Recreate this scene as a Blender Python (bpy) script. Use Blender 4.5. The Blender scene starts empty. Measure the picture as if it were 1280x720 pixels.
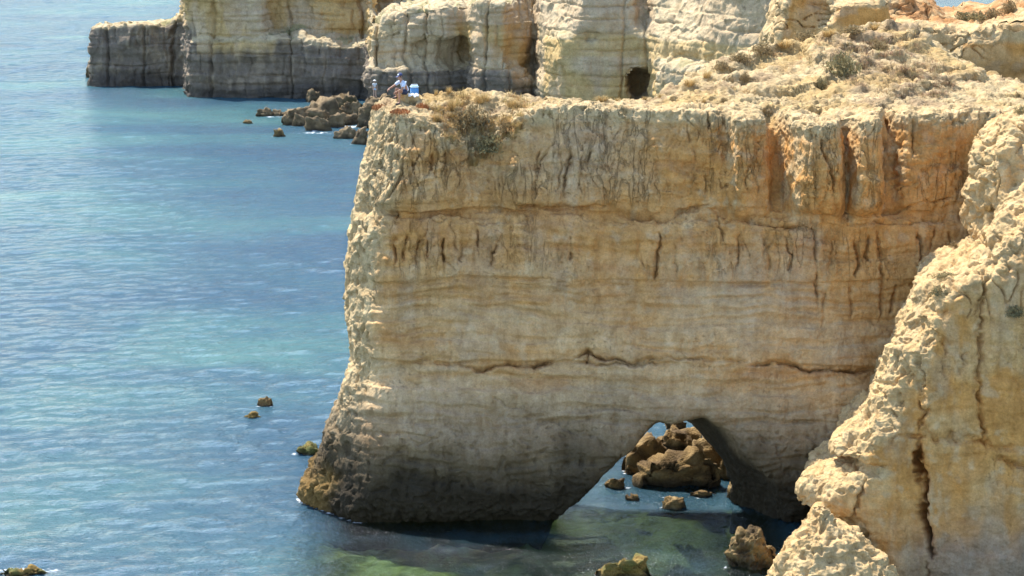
import bpy, bmesh, math, time
import numpy as np
from mathutils import Vector, Matrix
from mathutils.bvhtree import BVHTree

T0 = time.time()
S = bpy.context.scene
COL = S.collection
R = math.radians
f32 = np.float32

# ------------------------------------------------------------------ camera
CAM_H, PITCH, FOC = 25.5, R(10.06), 3000.0          # focal length in photo pixels (1280 wide)
cam = bpy.data.objects.new('camera', bpy.data.cameras.new('camera'))
COL.objects.link(cam)
cam.location = (0, 0, CAM_H)
cam.rotation_euler = (math.pi / 2 - PITCH, 0, 0)
cam.data.sensor_width = 36.0
cam.data.lens = 36.0 * FOC / 1280.0
cam.data.clip_start = 0.5
cam.data.clip_end = 60000
S.camera = cam

# ------------------------------------------------------------------ sky, sun, exposure
SUN_EL, SUN_LEFT = R(60), R(42)                      # sun ahead of the camera, to the left
sdir = Vector((-math.sin(SUN_LEFT) * math.cos(SUN_EL), math.cos(SUN_LEFT) * math.cos(SUN_EL), math.sin(SUN_EL)))
w = bpy.data.worlds.new('World'); S.world = w; w.use_nodes = True
nt = w.node_tree
bg = nt.nodes['Background']
sky = nt.nodes.new('ShaderNodeTexSky'); sky.sky_type = 'NISHITA'
sky.sun_disc = False
sky.sun_elevation = SUN_EL
sky.sun_rotation = -SUN_LEFT                          # 0 = +Y, positive turns to +X
sky.altitude = 20; sky.air_density = 1.0; sky.dust_density = 0.6; sky.ozone_density = 1.0
nt.links.new(sky.outputs[0], bg.inputs[0])
bg.inputs[1].default_value = 0.15
sl = bpy.data.lights.new('sun', 'SUN'); sl.energy = 3.7; sl.angle = R(0.53); sl.color = (1.0, 0.955, 0.88)
sun = bpy.data.objects.new('sun', sl); COL.objects.link(sun)
sun.rotation_euler = sdir.to_track_quat('Z', 'Y').to_euler()
S.view_settings.view_transform = 'Standard'
S.view_settings.look = 'None'
S.view_settings.gamma = 1.0
S.view_settings.exposure = 1.3
S.view_settings.use_curve_mapping = False

# ------------------------------------------------------------------ photo pixel -> world
_c, _s = math.cos(PITCH), math.sin(PITCH)
def ray(px, py):
    a, b = (px - 640.0), (360.0 - py)
    return np.array([a, FOC * _c + b * _s, -FOC * _s + b * _c])
def at_y(px, py, Y):
    d = ray(px, py); t = Y / d[1]
    return np.array([d[0] * t, Y, CAM_H + d[2] * t])
def at_z(px, py, z=0.0):
    d = ray(px, py); t = (z - CAM_H) / d[2]
    return np.array([d[0] * t, d[1] * t, z])
def scale_at(P):                                      # photo pixels per metre at a point
    return FOC / (P[1] * _c + (CAM_H - P[2]) * _s)

# ------------------------------------------------------------------ noise
_rng = np.random.default_rng(7)
_G = _rng.standard_normal((65536, 3)).astype(f32); _G /= np.linalg.norm(_G, axis=1, keepdims=True)
_U = _rng.random((65536, 3)).astype(f32)
def _h(a, b, c, seed):
    h = a ^ b ^ c ^ np.uint32((seed * 2654435761) & 0xffffffff)
    h = (h ^ (h >> np.uint32(15))) * np.uint32(0x2c1b3c6d)
    return (h ^ (h >> np.uint32(13))) & np.uint32(0xffff)
def _keys(i):
    u = i.astype(np.int64)
    return ((u[:, 0] * 73856093) & 0xffffffff).astype(np.uint32), ((u[:, 1] * 19349663) & 0xffffffff).astype(np.uint32), ((u[:, 2] * 83492791) & 0xffffffff).astype(np.uint32)
def perlin(P, sc=1.0, seed=0):
    P = np.asarray(P, f32) * np.asarray(sc, f32) + f32(seed * 17.13)
    out = np.empty(len(P), f32)
    for a in range(0, len(P), 400000):
        p = P[a:a + 400000]
        i = np.floor(p); f = p - i
        u = f * f * f * (f * (f * 6 - 15) + 10)
        X, Y, Z = _keys(i); X1, Y1, Z1 = _keys(i + 1)
        r = 0
        for dx in (0, 1):
            wx = u[:, 0] if dx else 1 - u[:, 0]
            for dy in (0, 1):
                wy = u[:, 1] if dy else 1 - u[:, 1]
                for dz in (0, 1):
                    wz = u[:, 2] if dz else 1 - u[:, 2]
                    g = _G[_h(X1 if dx else X, Y1 if dy else Y, Z1 if dz else Z, seed)]
                    r = r + wx * wy * wz * (g[:, 0] * (f[:, 0] - dx) + g[:, 1] * (f[:, 1] - dy) + g[:, 2] * (f[:, 2] - dz))
        out[a:a + 400000] = r * 1.6
    return out
def fbm(P, sc=1.0, octv=4, seed=0, gain=0.5):
    r, a, s = 0, 1.0, np.asarray(sc, f32)
    for k in range(octv):
        r = r + a * perlin(P, s, seed + k * 3); a *= gain; s = s * 2.07
    return r
def worley(P, sc=1.0, seed=0):                        # F1, F2
    P = np.asarray(P, f32) * np.asarray(sc, f32) + f32(seed * 11.7)
    F1 = np.empty(len(P), f32); F2 = np.empty(len(P), f32)
    for a in range(0, len(P), 400000):
        p = P[a:a + 400000]; i = np.floor(p); f = p - i
        K = [_keys(i - 1), _keys(i), _keys(i + 1)]
        d1 = np.full(len(p), 9, f32); d2 = np.full(len(p), 9, f32)
        for dx in (0, 1, 2):
            for dy in (0, 1, 2):
                for dz in (0, 1, 2):
                    o = _U[_h(K[dx][0], K[dy][1], K[dz][2], seed)]
                    d = (o[:, 0] + dx - 1 - f[:, 0]) ** 2 + (o[:, 1] + dy - 1 - f[:, 1]) ** 2 + (o[:, 2] + dz - 1 - f[:, 2]) ** 2
                    d2 = np.minimum(d2, np.maximum(d1, d)); d1 = np.minimum(d1, d)
        F1[a:a + 400000] = np.sqrt(d1); F2[a:a + 400000] = np.sqrt(d2)
    return F1, F2
def ridged(P, sc=1.0, octv=4, seed=0, gain=0.5):      # sharp crests, about -0.5..0.5
    r, a, t, s = 0, 1.0, 0.0, np.asarray(sc, f32)
    for k in range(octv):
        r = r + a * (1 - 2.2 * np.abs(perlin(P, s, seed + k * 3))); t += a; a *= gain; s = s * 2.13
    return r / t - 0.42
def facet(P, sc=1.0, seed=0):                         # each cell a tilted plane: broken, angular faces
    P = np.asarray(P, f32) * np.asarray(sc, f32) + f32(seed * 7.31)
    out = np.empty(len(P), f32)
    for a in range(0, len(P), 400000):
        p = P[a:a + 400000]; i = np.floor(p); f = p - i
        K = [_keys(i - 1), _keys(i), _keys(i + 1)]
        d1 = np.full(len(p), 9, f32); r = np.zeros(len(p), f32)
        for dx in (0, 1, 2):
            for dy in (0, 1, 2):
                for dz in (0, 1, 2):
                    k = _h(K[dx][0], K[dy][1], K[dz][2], seed); o = _U[k]; g = _G[(k * np.uint32(7) + np.uint32(13)) & np.uint32(0xffff)]
                    v = np.stack([f[:, 0] - o[:, 0] - dx + 1, f[:, 1] - o[:, 1] - dy + 1, f[:, 2] - o[:, 2] - dz + 1], 1)
                    d = (v * v).sum(1); m = d < d1
                    d1 = np.where(m, d, d1); r = np.where(m, (v * g).sum(1) + .35 * (o[:, 0] - .5), r)
        out[a:a + 400000] = r
    return out
def sstep(a, b, x):
    t = np.clip((x - a) / (b - a), 0, 1); return t * t * (3 - 2 * t)
def smax(a, b, k):
    h = np.clip(0.5 + 0.5 * (a - b) / k, 0, 1)
    return b + (a - b) * h + k * h * (1 - h)
def smin(a, b, k): return -smax(-a, -b, k)
def lerp3(A, B, t): return A + (B - A) * t[:, None]
def C3(*c): return np.array(c, f32)

# ------------------------------------------------------------------ meshing
def surface_nets(F, origin, h):
    s = F < 0
    n = np.zeros(tuple(d - 1 for d in F.shape), np.int8)
    CO = [(a, b, c) for a in (0, 1) for b in (0, 1) for c in (0, 1)]
    nx, ny, nz = F.shape
    for a, b, c in CO:
        n += s[a:nx - 1 + a, b:ny - 1 + b, c:nz - 1 + c]
    idx = np.argwhere((n > 0) & (n < 8))
    v = {o: F[idx[:, 0] + o[0], idx[:, 1] + o[1], idx[:, 2] + o[2]] for o in CO}
    acc = np.zeros((len(idx), 3)); cnt = np.zeros(len(idx))
    for o in CO:
        for ax in range(3):
            if o[ax]: continue
            q = list(o); q[ax] = 1; q = tuple(q)
            m = (v[o] < 0) != (v[q] < 0)
            t = np.where(m, v[o] / np.where(m, v[o] - v[q], 1), 0)
            p = np.tile(np.array(o, float), (len(idx), 1)); p[:, ax] += t
            acc += p * m[:, None]; cnt += m
    V = np.array(origin) + h * (idx + acc / cnt[:, None])
    cid = np.full(n.shape, -1, np.int32); cid[idx[:, 0], idx[:, 1], idx[:, 2]] = np.arange(len(idx))
    Q = []
    for ax in range(3):
        b, c = (ax + 1) % 3, (ax + 2) % 3
        sl0 = [slice(1, None)] * 3; sl1 = [slice(1, None)] * 3
        sl0[ax] = slice(0, -1); sl1[ax] = slice(1, None)
        for k in (b, c):
            sl0[k] = slice(1, F.shape[k] - 1); sl1[k] = slice(1, F.shape[k] - 1)
        A, B = s[tuple(sl0)], s[tuple(sl1)]
        e = np.argwhere(A != B)
        ins = A[e[:, 0], e[:, 1], e[:, 2]]
        base = e.copy(); base[:, b] += 1; base[:, c] += 1
        def g(db, dc):
            q = base.copy(); q[:, b] += db; q[:, c] += dc
            return cid[q[:, 0], q[:, 1], q[:, 2]]
        quad = np.stack([g(-1, -1), g(0, -1), g(0, 0), g(-1, 0)], 1)
        quad[~ins] = quad[~ins][:, ::-1]
        Q.append(quad)
    Q = np.concatenate(Q)
    return V, Q[(Q >= 0).all(1)]
def laplace(V, Q, it=2, lam=0.6):
    E = np.concatenate([Q[:, [0, 1]], Q[:, [1, 2]], Q[:, [2, 3]], Q[:, [3, 0]]]); E = np.concatenate([E, E[:, ::-1]])
    n = np.bincount(E[:, 0], minlength=len(V)).clip(1)
    for _ in range(it):
        A = np.stack([np.bincount(E[:, 0], weights=V[E[:, 1], k], minlength=len(V)) for k in range(3)], 1) / n[:, None]
        V = V + lam * (A - V)
    return V
def normals(V, Q):
    n = np.cross(V[Q[:, 2]] - V[Q[:, 0]], V[Q[:, 3]] - V[Q[:, 1]])
    N = np.stack([sum(np.bincount(Q[:, j], weights=n[:, k], minlength=len(V)) for j in range(4)) for k in range(3)], 1)
    return N / np.maximum(np.linalg.norm(N, axis=1, keepdims=True), 1e-9)
def mesh_from(name, V, Q, cols=None, smooth=True, attrs=None):
    me = bpy.data.meshes.new(name)
    k = Q.shape[1]
    me.vertices.add(len(V)); me.vertices.foreach_set('co', np.ascontiguousarray(V, f32).ravel())
    me.loops.add(len(Q) * k); me.loops.foreach_set('vertex_index', np.ascontiguousarray(Q, np.int32).ravel())
    me.polygons.add(len(Q)); me.polygons.foreach_set('loop_start', np.arange(0, len(Q) * k, k, dtype=np.int32))
    me.polygons.foreach_set('loop_total', np.full(len(Q), k, np.int32))
    me.update(calc_edges=True)
    if smooth: me.polygons.foreach_set('use_smooth', np.ones(len(Q), bool))
    if cols is not None:
        a = me.attributes.new('Col', 'FLOAT_COLOR', 'POINT')
        a.data.foreach_set('color', np.concatenate([cols, np.ones((len(cols), 1))], 1).astype(f32).ravel())
    for n_, v_ in (attrs or {}).items():
        a = me.attributes.new(n_, 'FLOAT', 'POINT'); a.data.foreach_set('value', v_.astype(f32))
    return me
def link(name, me, mat=None, parent=None, kind=None, label=None, cat=None, group=None):
    o = bpy.data.objects.new(name, me); COL.objects.link(o)
    if mat is not None and me is not None and not me.materials: me.materials.append(mat)
    if parent is not None: o.parent = parent
    for k, v in (('kind', kind), ('label', label), ('category', cat), ('group', group)):
        if v: o[k] = v
    return o
def subsurf(V, Q, lv):
    if lv == 0 or len(Q) == 0: return V, Q
    used, inv = np.unique(Q, return_inverse=True)
    me = mesh_from('tmp', V[used], inv.reshape(Q.shape), smooth=False)
    o = bpy.data.objects.new('tmp', me); COL.objects.link(o)
    m = o.modifiers.new('s', 'SUBSURF'); m.levels = m.render_levels = lv; m.use_limit_surface = False
    dg = bpy.context.evaluated_depsgraph_get()
    e = o.evaluated_get(dg).to_mesh()
    v = np.empty(len(e.vertices) * 3, f32); e.vertices.foreach_get('co', v)
    q = np.empty(len(e.loops), np.int32); e.loops.foreach_get('vertex_index', q)
    out = v.reshape(-1, 3).astype(float), q.reshape(-1, 4).astype(np.int64)
    bpy.data.objects.remove(o); bpy.data.meshes.remove(me)
    return out
def rock_body(box, h, field, near=1.5, detail=None):
    """solid from a signed field: coarse skin, smoothed; faces the camera can see are split finer."""
    (x0, x1), (y0, y1), (z0, z1) = box
    xs = np.arange(x0, x1 + h, h); ys = np.arange(y0, y1 + h, h); zs = np.arange(z0, z1 + h, h)
    F = np.empty((len(xs), len(ys), len(zs)), f32)
    YY, ZZ = np.meshgrid(ys, zs, indexing='ij'); YY = YY.ravel(); ZZ = ZZ.ravel()
    step = max(1, 2000000 // len(YY))
    for a in range(0, len(xs), step):
        xx = xs[a:a + step]
        P = np.stack([np.repeat(xx, len(YY)), np.tile(YY, len(xx)), np.tile(ZZ, len(xx))], 1)
        F[a:a + step] = field(P).reshape(len(xx), len(ys), len(zs))
    V, Q = surface_nets(F, (x0, y0, z0), h)
    V = laplace(V, Q, 2)
    c = V[Q].mean(1)
    n = np.cross(V[Q[:, 2]] - V[Q[:, 0]], V[Q[:, 3]] - V[Q[:, 1]])
    n /= np.maximum(np.linalg.norm(n, axis=1, keepdims=True), 1e-9)
    to = np.array([0, 0, CAM_H]) - c; dist = np.linalg.norm(to, axis=1); to /= dist[:, None]
    fx = c[:, 0] / (c[:, 1] * _c + (CAM_H - c[:, 2]) * _s) * FOC
    vis = ((n * to).sum(1) > -0.12) & (np.abs(fx) < 720) & (c[:, 2] > -0.5)
    lv = detail(c, n) if detail else np.full(len(Q), 2)
    lv = np.where(vis, lv, 0)
    Vs, Qs, off = [], [], 0
    for L in np.unique(lv):
        v, q = subsurf(V, Q[lv == L], int(L))
        Vs.append(v); Qs.append(q + off); off += len(v)
        if L == 0: Qs[-1] = Q[lv == 0] + (off - len(v)) 
    V2, Q2 = np.concatenate(Vs), np.concatenate(Qs)
    return V2, Q2, (V, Q)

# ------------------------------------------------------------------ node materials
def new_mat(name):
    m = bpy.data.materials.new(name); m.use_nodes = True
    t = m.node_tree; t.nodes.clear()
    return m, t
def N(t, typ, **kw):
    n = t.nodes.new(typ)
    for k, v in kw.items():
        if k.startswith('i_'):
            key = k[2:]; n.inputs[int(key) if key.isdigit() else key].default_value = v
        else: setattr(n, k, v)
    return n
def math_n(t, op, a, b=None, clamp=False):
    n = N(t, 'ShaderNodeMath', operation=op, use_clamp=clamp)
    for i, v in enumerate((a, b)):
        if v is None: continue
        if isinstance(v, (int, float)): n.inputs[i].default_value = v
        else: t.links.new(v, n.inputs[i])
    return n.outputs[0]
def noise_n(t, vec, scale, detail=4, rough=0.55, dist=0.0):
    n = N(t, 'ShaderNodeTexNoise'); n.inputs['Scale'].default_value = scale
    n.inputs['Detail'].default_value = detail; n.inputs['Roughness'].default_value = rough; n.inputs['Distortion'].default_value = dist
    t.links.new(vec, n.inputs['Vector']); return n.outputs['Fac']
def ramp_n(t, fac, stops):
    n = N(t, 'ShaderNodeValToRGB'); cr = n.color_ramp
    while len(cr.elements) < len(stops): cr.elements.new(0.5)
    for e, (p, c) in zip(cr.elements, stops):
        e.position = p; e.color = (*c, 1)
    t.links.new(fac, n.inputs[0]); return n.outputs[0]
def mix_c(t, fac, a, b, mode='MIX'):
    n = N(t, 'ShaderNodeMix', data_type='RGBA', blend_type=mode)
    for s_, v in ((0, fac), (6, a), (7, b)):
        if isinstance(v, (int, float)): n.inputs[s_].default_value = v
        elif isinstance(v, tuple): n.inputs[s_].default_value = (*v, 1)
        else: t.links.new(v, n.inputs[s_])
    return n.outputs[2]
def rock_material(name, grain=1.0, bump=0.06, pit=0.0, rough=0.92, streak=0.0):
    m, t = new_mat(name)
    geo = N(t, 'ShaderNodeNewGeometry'); pos = geo.outputs['Position']
    at = N(t, 'ShaderNodeAttribute', attribute_name='Col')
    n1 = noise_n(t, pos, 2.2 * grain, 6, 0.62); n2 = noise_n(t, pos, 14 * grain, 5, 0.65)
    r1 = ramp_n(t, n1, [(0.25, (0.74, 0.71, 0.67)), (0.75, (1.24, 1.27, 1.30))])
    r2 = ramp_n(t, n2, [(0.25, (0.80, 0.78, 0.76)), (0.75, (1.18, 1.19, 1.21))])
    c = mix_c(t, 1.0, mix_c(t, 1.0, at.outputs['Color'], r1, 'MULTIPLY'), r2, 'MULTIPLY')
    b1 = noise_n(t, pos, 5.5 * grain, 8, 0.70)
    h = math_n(t, 'MULTIPLY', b1, 1.0)
    vo = N(t, 'ShaderNodeTexVoronoi', feature='F1'); vo.inputs['Scale'].default_value = 7 * grain
    t.links.new(pos, vo.inputs['Vector'])
    h = math_n(t, 'ADD', h, math_n(t, 'MULTIPLY', vo.outputs['Distance'], 0.15 + pit))
    # small open pores
    pn = noise_n(t, pos, 9 * grain, 3, 0.5)
    h = math_n(t, 'SUBTRACT', h, math_n(t, 'MULTIPLY', math_n(t, 'MULTIPLY', math_n(t, 'SUBTRACT', pn, .61), 9.0, True), math_n(t, 'MULTIPLY', math_n(t, 'SUBTRACT', noise_n(t, pos, .55, 3, .6), .42, True), 2.6)))
    if streak:
        mp = N(t, 'ShaderNodeMapping'); mp.inputs['Scale'].default_value = (2.6, 2.6, .22); t.links.new(pos, mp.inputs['Vector'])
        sn = noise_n(t, mp.outputs[0], 1.0, 6, .62, .35)
        c = mix_c(t, 1.0, c, ramp_n(t, sn, [(.3, (.82, .77, .71)), (.48, (1, .98, .96)), (.7, (1.08, 1.10, 1.14))]), 'MULTIPLY')
        fl = N(t, 'ShaderNodeAttribute', attribute_name='flute').outputs['Fac']
        mp2 = N(t, 'ShaderNodeMapping'); mp2.inputs['Scale'].default_value = (2.3, 1.2, .55); t.links.new(pos, mp2.inputs['Vector'])
        cr = math_n(t, 'ABSOLUTE', math_n(t, 'SUBTRACT', noise_n(t, mp2.outputs[0], 1.0, 5, .55, .5), .5))
        cr = math_n(t, 'SUBTRACT', 1.0, math_n(t, 'MULTIPLY', cr, 26.0), True)
        h = math_n(t, 'SUBTRACT', h, math_n(t, 'MULTIPLY', math_n(t, 'MULTIPLY', cr, fl), 1.1))
    bp = N(t, 'ShaderNodeBump'); bp.inputs['Strength'].default_value = 1.0; bp.inputs['Distance'].default_value = bump
    t.links.new(h, bp.inputs['Height'])
    bs = N(t, 'ShaderNodeBsdfPrincipled'); bs.inputs['Roughness'].default_value = rough
    bs.inputs['Specular IOR Level'].default_value = 0.15
    t.links.new(c, bs.inputs['Base Color']); t.links.new(bp.outputs[0], bs.inputs['Normal'])
    o = N(t, 'ShaderNodeOutputMaterial'); t.links.new(bs.outputs[0], o.inputs[0])
    return m
M_CLIFF = rock_material('ochre_limestone', 1.0, .10, streak=1)
M_FAR = rock_material('far_limestone', 0.5, 0.15)
M_BOULDER = rock_material('barnacled_rock', 1.6, 0.07, 0.4)

# rock colours (albedo)
OCH, TAN, GRY, PAL = C3(.60, .305, .09), C3(.60, .37, .16), C3(.49, .365, .235), C3(.62, .45, .25)
CREAM, ALG, BRN, RUS = C3(.53, .40, .215), C3(.06, .048, .03), C3(.27, .165, .07), C3(.44, .20, .07)

def polyline_groove(P, lines, depth, width, wig=0.12, seed=50):
    """carve depth along polylines given as world (x, z) points; applied to the face that looks at the bay"""
    x = P[:, 0] + wig * fbm(P, 1.6, 3, seed, .65); z = P[:, 2] + wig * fbm(P, 1.6, 3, seed + 1, .65); vary = sstep(-.55, .25, perlin(P, 1.9, seed + 2))
    d = np.zeros(len(P), f32)
    for ln in lines:
        pts, dm, wm = ln
        a = np.array(pts); lo, hi = a.min(0) - 0.9, a.max(0) + 0.9
        I = np.nonzero((x > lo[0]) & (x < hi[0]) & (z > lo[1]) & (z < hi[1]))[0]
        if not len(I): continue
        X, Z = x[I], z[I]
        seg = np.linalg.norm(np.diff(a, axis=0), axis=1); tot = seg.sum(); s0 = 0
        best = np.full(len(I), 9.0); par = np.zeros(len(I))
        for k in range(len(a) - 1):
            u = (a[k + 1] - a[k]) / max(seg[k], 1e-6)
            t = np.clip((X - a[k, 0]) * u[0] + (Z - a[k, 1]) * u[1], 0, seg[k])
            dd = np.hypot(X - a[k, 0] - u[0] * t, Z - a[k, 1] - u[1] * t)
            m = dd < best; best[m] = dd[m]; par[m] = (s0 + t[m]) / tot
            s0 += seg[k]
        taper = np.clip(np.minimum(par, 1 - par) * 5 + 0.25, 0, 1)
        d[I] = np.maximum(d[I], depth * dm * taper * (.45 + .55 * vary[I]) * np.exp(-np.abs(best / (width * wm * (0.5 + 0.6 * taper))) ** 1.4))
    return d

# ================================================================== 1. the cliff with the arch
def prof(tab, Y):                                     # silhouette given as photo (x, y) at a depth -> (z ascending, x)
    q = sorted((tuple(at_y(px, py, Y)) for px, py in tab), key=lambda p: p[2])
    return np.array([p[2] for p in q]), np.array([p[0] for p in q])
LZ, LX = prof([(470, 100), (462, 138), (456, 180), (447, 230), (436, 290), (428, 340), (427, 400), (438, 440), (441, 455), (425, 500), (409, 540), (397, 580), (387, 600), (373, 614), (366, 640), (362, 665)], 93.0)
FZ = np.array([-2, 0, 0.35, 1.2, 3, 5, 8, 10, 11.6, 12.0, 12.5, 13.4, 16, 18])
FY = np.array([91.6, 91.3, 90.75, 90.5, 90.7, 91.3, 92.2, 92.55, 92.75, 93.15, 92.95, 93.05, 93.7, 94.2])
_bt = [(300, 0), (540, 0), (565, .15), (590, .9), (615, .8), (645, .1), (720, 0), (880, .1), (905, .35), (911, .4), (920, -.55), (935, -.35), (958, .2), (970, 1.5), (980, 1.3), (998, -1.35), (1010, -1.7), (1046, -1.6), (1054, .2), (1060, .2), (1068, -1.5), (1098, -1.4), (1106, .8), (1118, 1.0), (1136, .1), (1290, 0), (1400, 0)]
BX = np.array([at_y(p, 200, 93)[0] for p, _ in _bt]); BO = np.array([o for _, o in _bt])
_top = [(420, 150, 94), (465, 139, 94.3), (500, 139, 94), (540, 146, 94), (575, 172, 94.2), (600, 190, 94), (620, 168, 94.2), (655, 140, 94), (700, 131, 94), (760, 133, 94), (830, 136, 94), (900, 138, 94), (960, 142, 94), (1000, 142, 94), (1060, 142, 94), (1110, 137, 94), (1180, 140, 94), (1280, 138, 94), (1400, 138, 94),
        (470, 133, 96), (505, 127, 95.8), (525, 119, 97), (560, 110, 98), (590, 122, 96.5), (590, 145, 95), (620, 111, 98), (660, 117, 98), (690, 125, 98), (760, 124.5, 98), (820, 122, 98),
        (860, 106, 101), (900, 83, 103), (960, 62, 105), (1000, 50, 106.5), (1050, 40, 108), (1100, 31, 109), (1140, 28, 109),
        (860, 125, 97), (900, 120, 97), (960, 100, 99.5), (960, 122, 97), (1000, 88, 101), (1050, 85, 101), (1100, 74, 103), (1060, 118, 97.5), (1100, 112, 98), (1150, 121, 97), (1200, 119, 97.5), (1250, 126, 97), (1290, 129, 97),
        (1165, 50, 108), (1180, 75, 105), (1230, 100, 102), (1280, 120, 99)]
TP = np.array([at_y(*p) for p in _top])
TP = np.concatenate([TP, [(x, 113, 12.6) for x in (19, 24, 30)], [(31, 106, 13), (31, 100, 15), (8, 112, 15), (3, 106, 15.5), (-9, 99, 15.6), (-9, 93, 15.6), (14, 118, 17.2), (19, 118, 15.5), (26, 118, 12.8)]])
_d = np.linalg.norm(TP[:, None, :2] - TP[None, :, :2], axis=2)
_A = np.zeros((len(TP) + 3,) * 2); _A[:len(TP), :len(TP)] = _d - 0.02 * np.eye(len(TP))
_A[:len(TP), -3:] = np.c_[np.ones(len(TP)), TP[:, :2]]; _A[-3:, :len(TP)] = _A[:len(TP), -3:].T
_W = np.linalg.solve(_A, np.r_[TP[:, 2], 0, 0, 0])
def top_h(x, y):
    r = _W[-3] + _W[-2] * x + _W[-1] * y
    for k in range(len(TP)):
        r = r + _W[k] * np.hypot(x - TP[k, 0], y - TP[k, 1])
    return r
_tx = np.arange(-14, 36, .3); _ty = np.arange(86, 122, .3)
_TG = top_h(*np.meshgrid(_tx, _ty, indexing='ij'))
def top_i(x, y):                                      # bilinear lookup
    a = np.clip((x - _tx[0]) / .3, 0, len(_tx) - 1.01); b = np.clip((y - _ty[0]) / .3, 0, len(_ty) - 1.01)
    i = a.astype(int); j = b.astype(int); a = a - i; b = b - j
    return (_TG[i, j] * (1 - a) + _TG[i + 1, j] * a) * (1 - b) + (_TG[i, j + 1] * (1 - a) + _TG[i + 1, j + 1] * a) * b
def main_front(x, z):
    return np.interp(z, FZ, FY) + np.interp(x, BX, BO) * sstep(11.3, 12.6, z) * (0.55 + 0.45 * sstep(11.5, 14, z)) + 0.25 * np.sin(x * 0.33 + 1.0) * sstep(2, 6, z)
def main_field(P):
    x, y, z = P[:, 0], P[:, 1], P[:, 2]
    xl = np.interp(z, LZ, LX)
    yf = main_front(x, z)
    w_ = 0.35 * np.sin(1.7 * z + 0.6 * x) * np.sin(0.9 * x + 1.3)
    v = y - yf - 0.12 * w_
    u = x - xl
    flare = 1.15 + 0.9 * sstep(4.5, 0.5, z)
    f = smax(-v, -u, 0.3)
    f = smax(f, (flare - (0.78 * u + 0.63 * v)), 0.45)
    yb = np.interp(x, [-8, 3, 6, 7.5, 9, 11, 13, 15], [97.9, 97.7, 99.5, 103.5, 105.5, 108.5, 112, 122])
    thin = np.interp(x, [-7, -2, 0.5, 8.3, 9.6, 11.5], [96.4, 95.6, 92.3, 92.6, 96.5, 104]) + .40 * z.clip(0, 20) + 12 * sstep(13, 15.5, z) * sstep(3.2, 6.5, x)
    yb = np.minimum(yb, thin)
    f = smax(f, (y - yb) * 0.95 + 0.25 * np.sin(0.8 * x) * np.sin(0.7 * z) , 0.4)
    tp = top_i(x, y)
    q = tp * 1.9 + .55 * np.sin(.55 * x + .4 * y) + .35 * np.sin(1.3 * x - .9 * y + 1.0)
    fr = q - np.floor(q)
    tp = tp + (sstep(.38, .62, fr) - fr) / 1.9 * 1.0 * sstep(95.2, 97.5, y) * sstep(3, 6, x)
    f = smax(f, (z - tp) * 0.9, 0.2)
    for px, py, Y, rx, ry, rz in ((932, 101, 99.3, .85, .7, .42), (966, 138, 94.4, .5, 1.2, .8), (1103, 104, 98.0, .3, .6, .3), (898, 127, 95.5, .35, .4, .22), (1025, 134, 94.6, .2, .8, .5), (1110, 128, 94.6, .16, 1.2, 1.2)):
        q = at_y(px, py, Y)
        f = smax(f, -(np.sqrt(((x - q[0]) / rx) ** 2 + ((y - Y) / ry) ** 2 + ((z - q[2]) / rz) ** 2) - 1) * min(rx, rz), .1)
    # the arch: a tunnel that narrows towards the back
    t = np.clip((y - 91.0) / 2.3, -0.3, 1.3)
    XL = np.interp(z, [-2, 0, 2.07, 3.1, 3.95, 4.3, 4.7], [0.9, 1.85, 3.65, 4.70, 5.35, 5.55, 5.8]) * (1 - t) + np.interp(z, [-2, 0, 1.9, 2.55, 3.22, 3.6, 4.6], [0.6, 1.6, 4.05, 4.70, 5.35, 5.62, 6.2]) * t
    XR = np.interp(z, [-2, .5, 1.8, 2.5, 3.4, 4.15, 4.7], [11.1, 10.8, 10.2, 9.35, 8.65, 8.2, 7.9]) * (1 - t) + np.interp(z, [-2, .4, 1.2, 1.9, 2.55, 3.22, 3.6, 4.6], [9.4, 9.2, 9.0, 8.5, 7.95, 7.5, 7.25, 6.8]) * t
    a = smax(XL - x, x - XR, 0.3) * 0.7
    a = smax(a, (z - (4.12 * (1 - t) + 3.62 * t) + .12 * np.sin(3.1 * x + 1.0) + .06 * np.sin(7.3 * x)) * .8, .45)
    f = smax(f, -a, 0.3)
    return f
XZ = lambda px, py, Y=92.8: tuple(at_y(px, py, Y)[[0, 2]])
_cr = np.random.default_rng(3)
def PL(pts, dm=1.0, wm=1.0, Y=92.8): dm *= _cr.uniform(.35, 1.2) if Y > 92.5 else 1.25; return ([XZ(a, b, Y) for a, b in pts], dm, wm)
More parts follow.
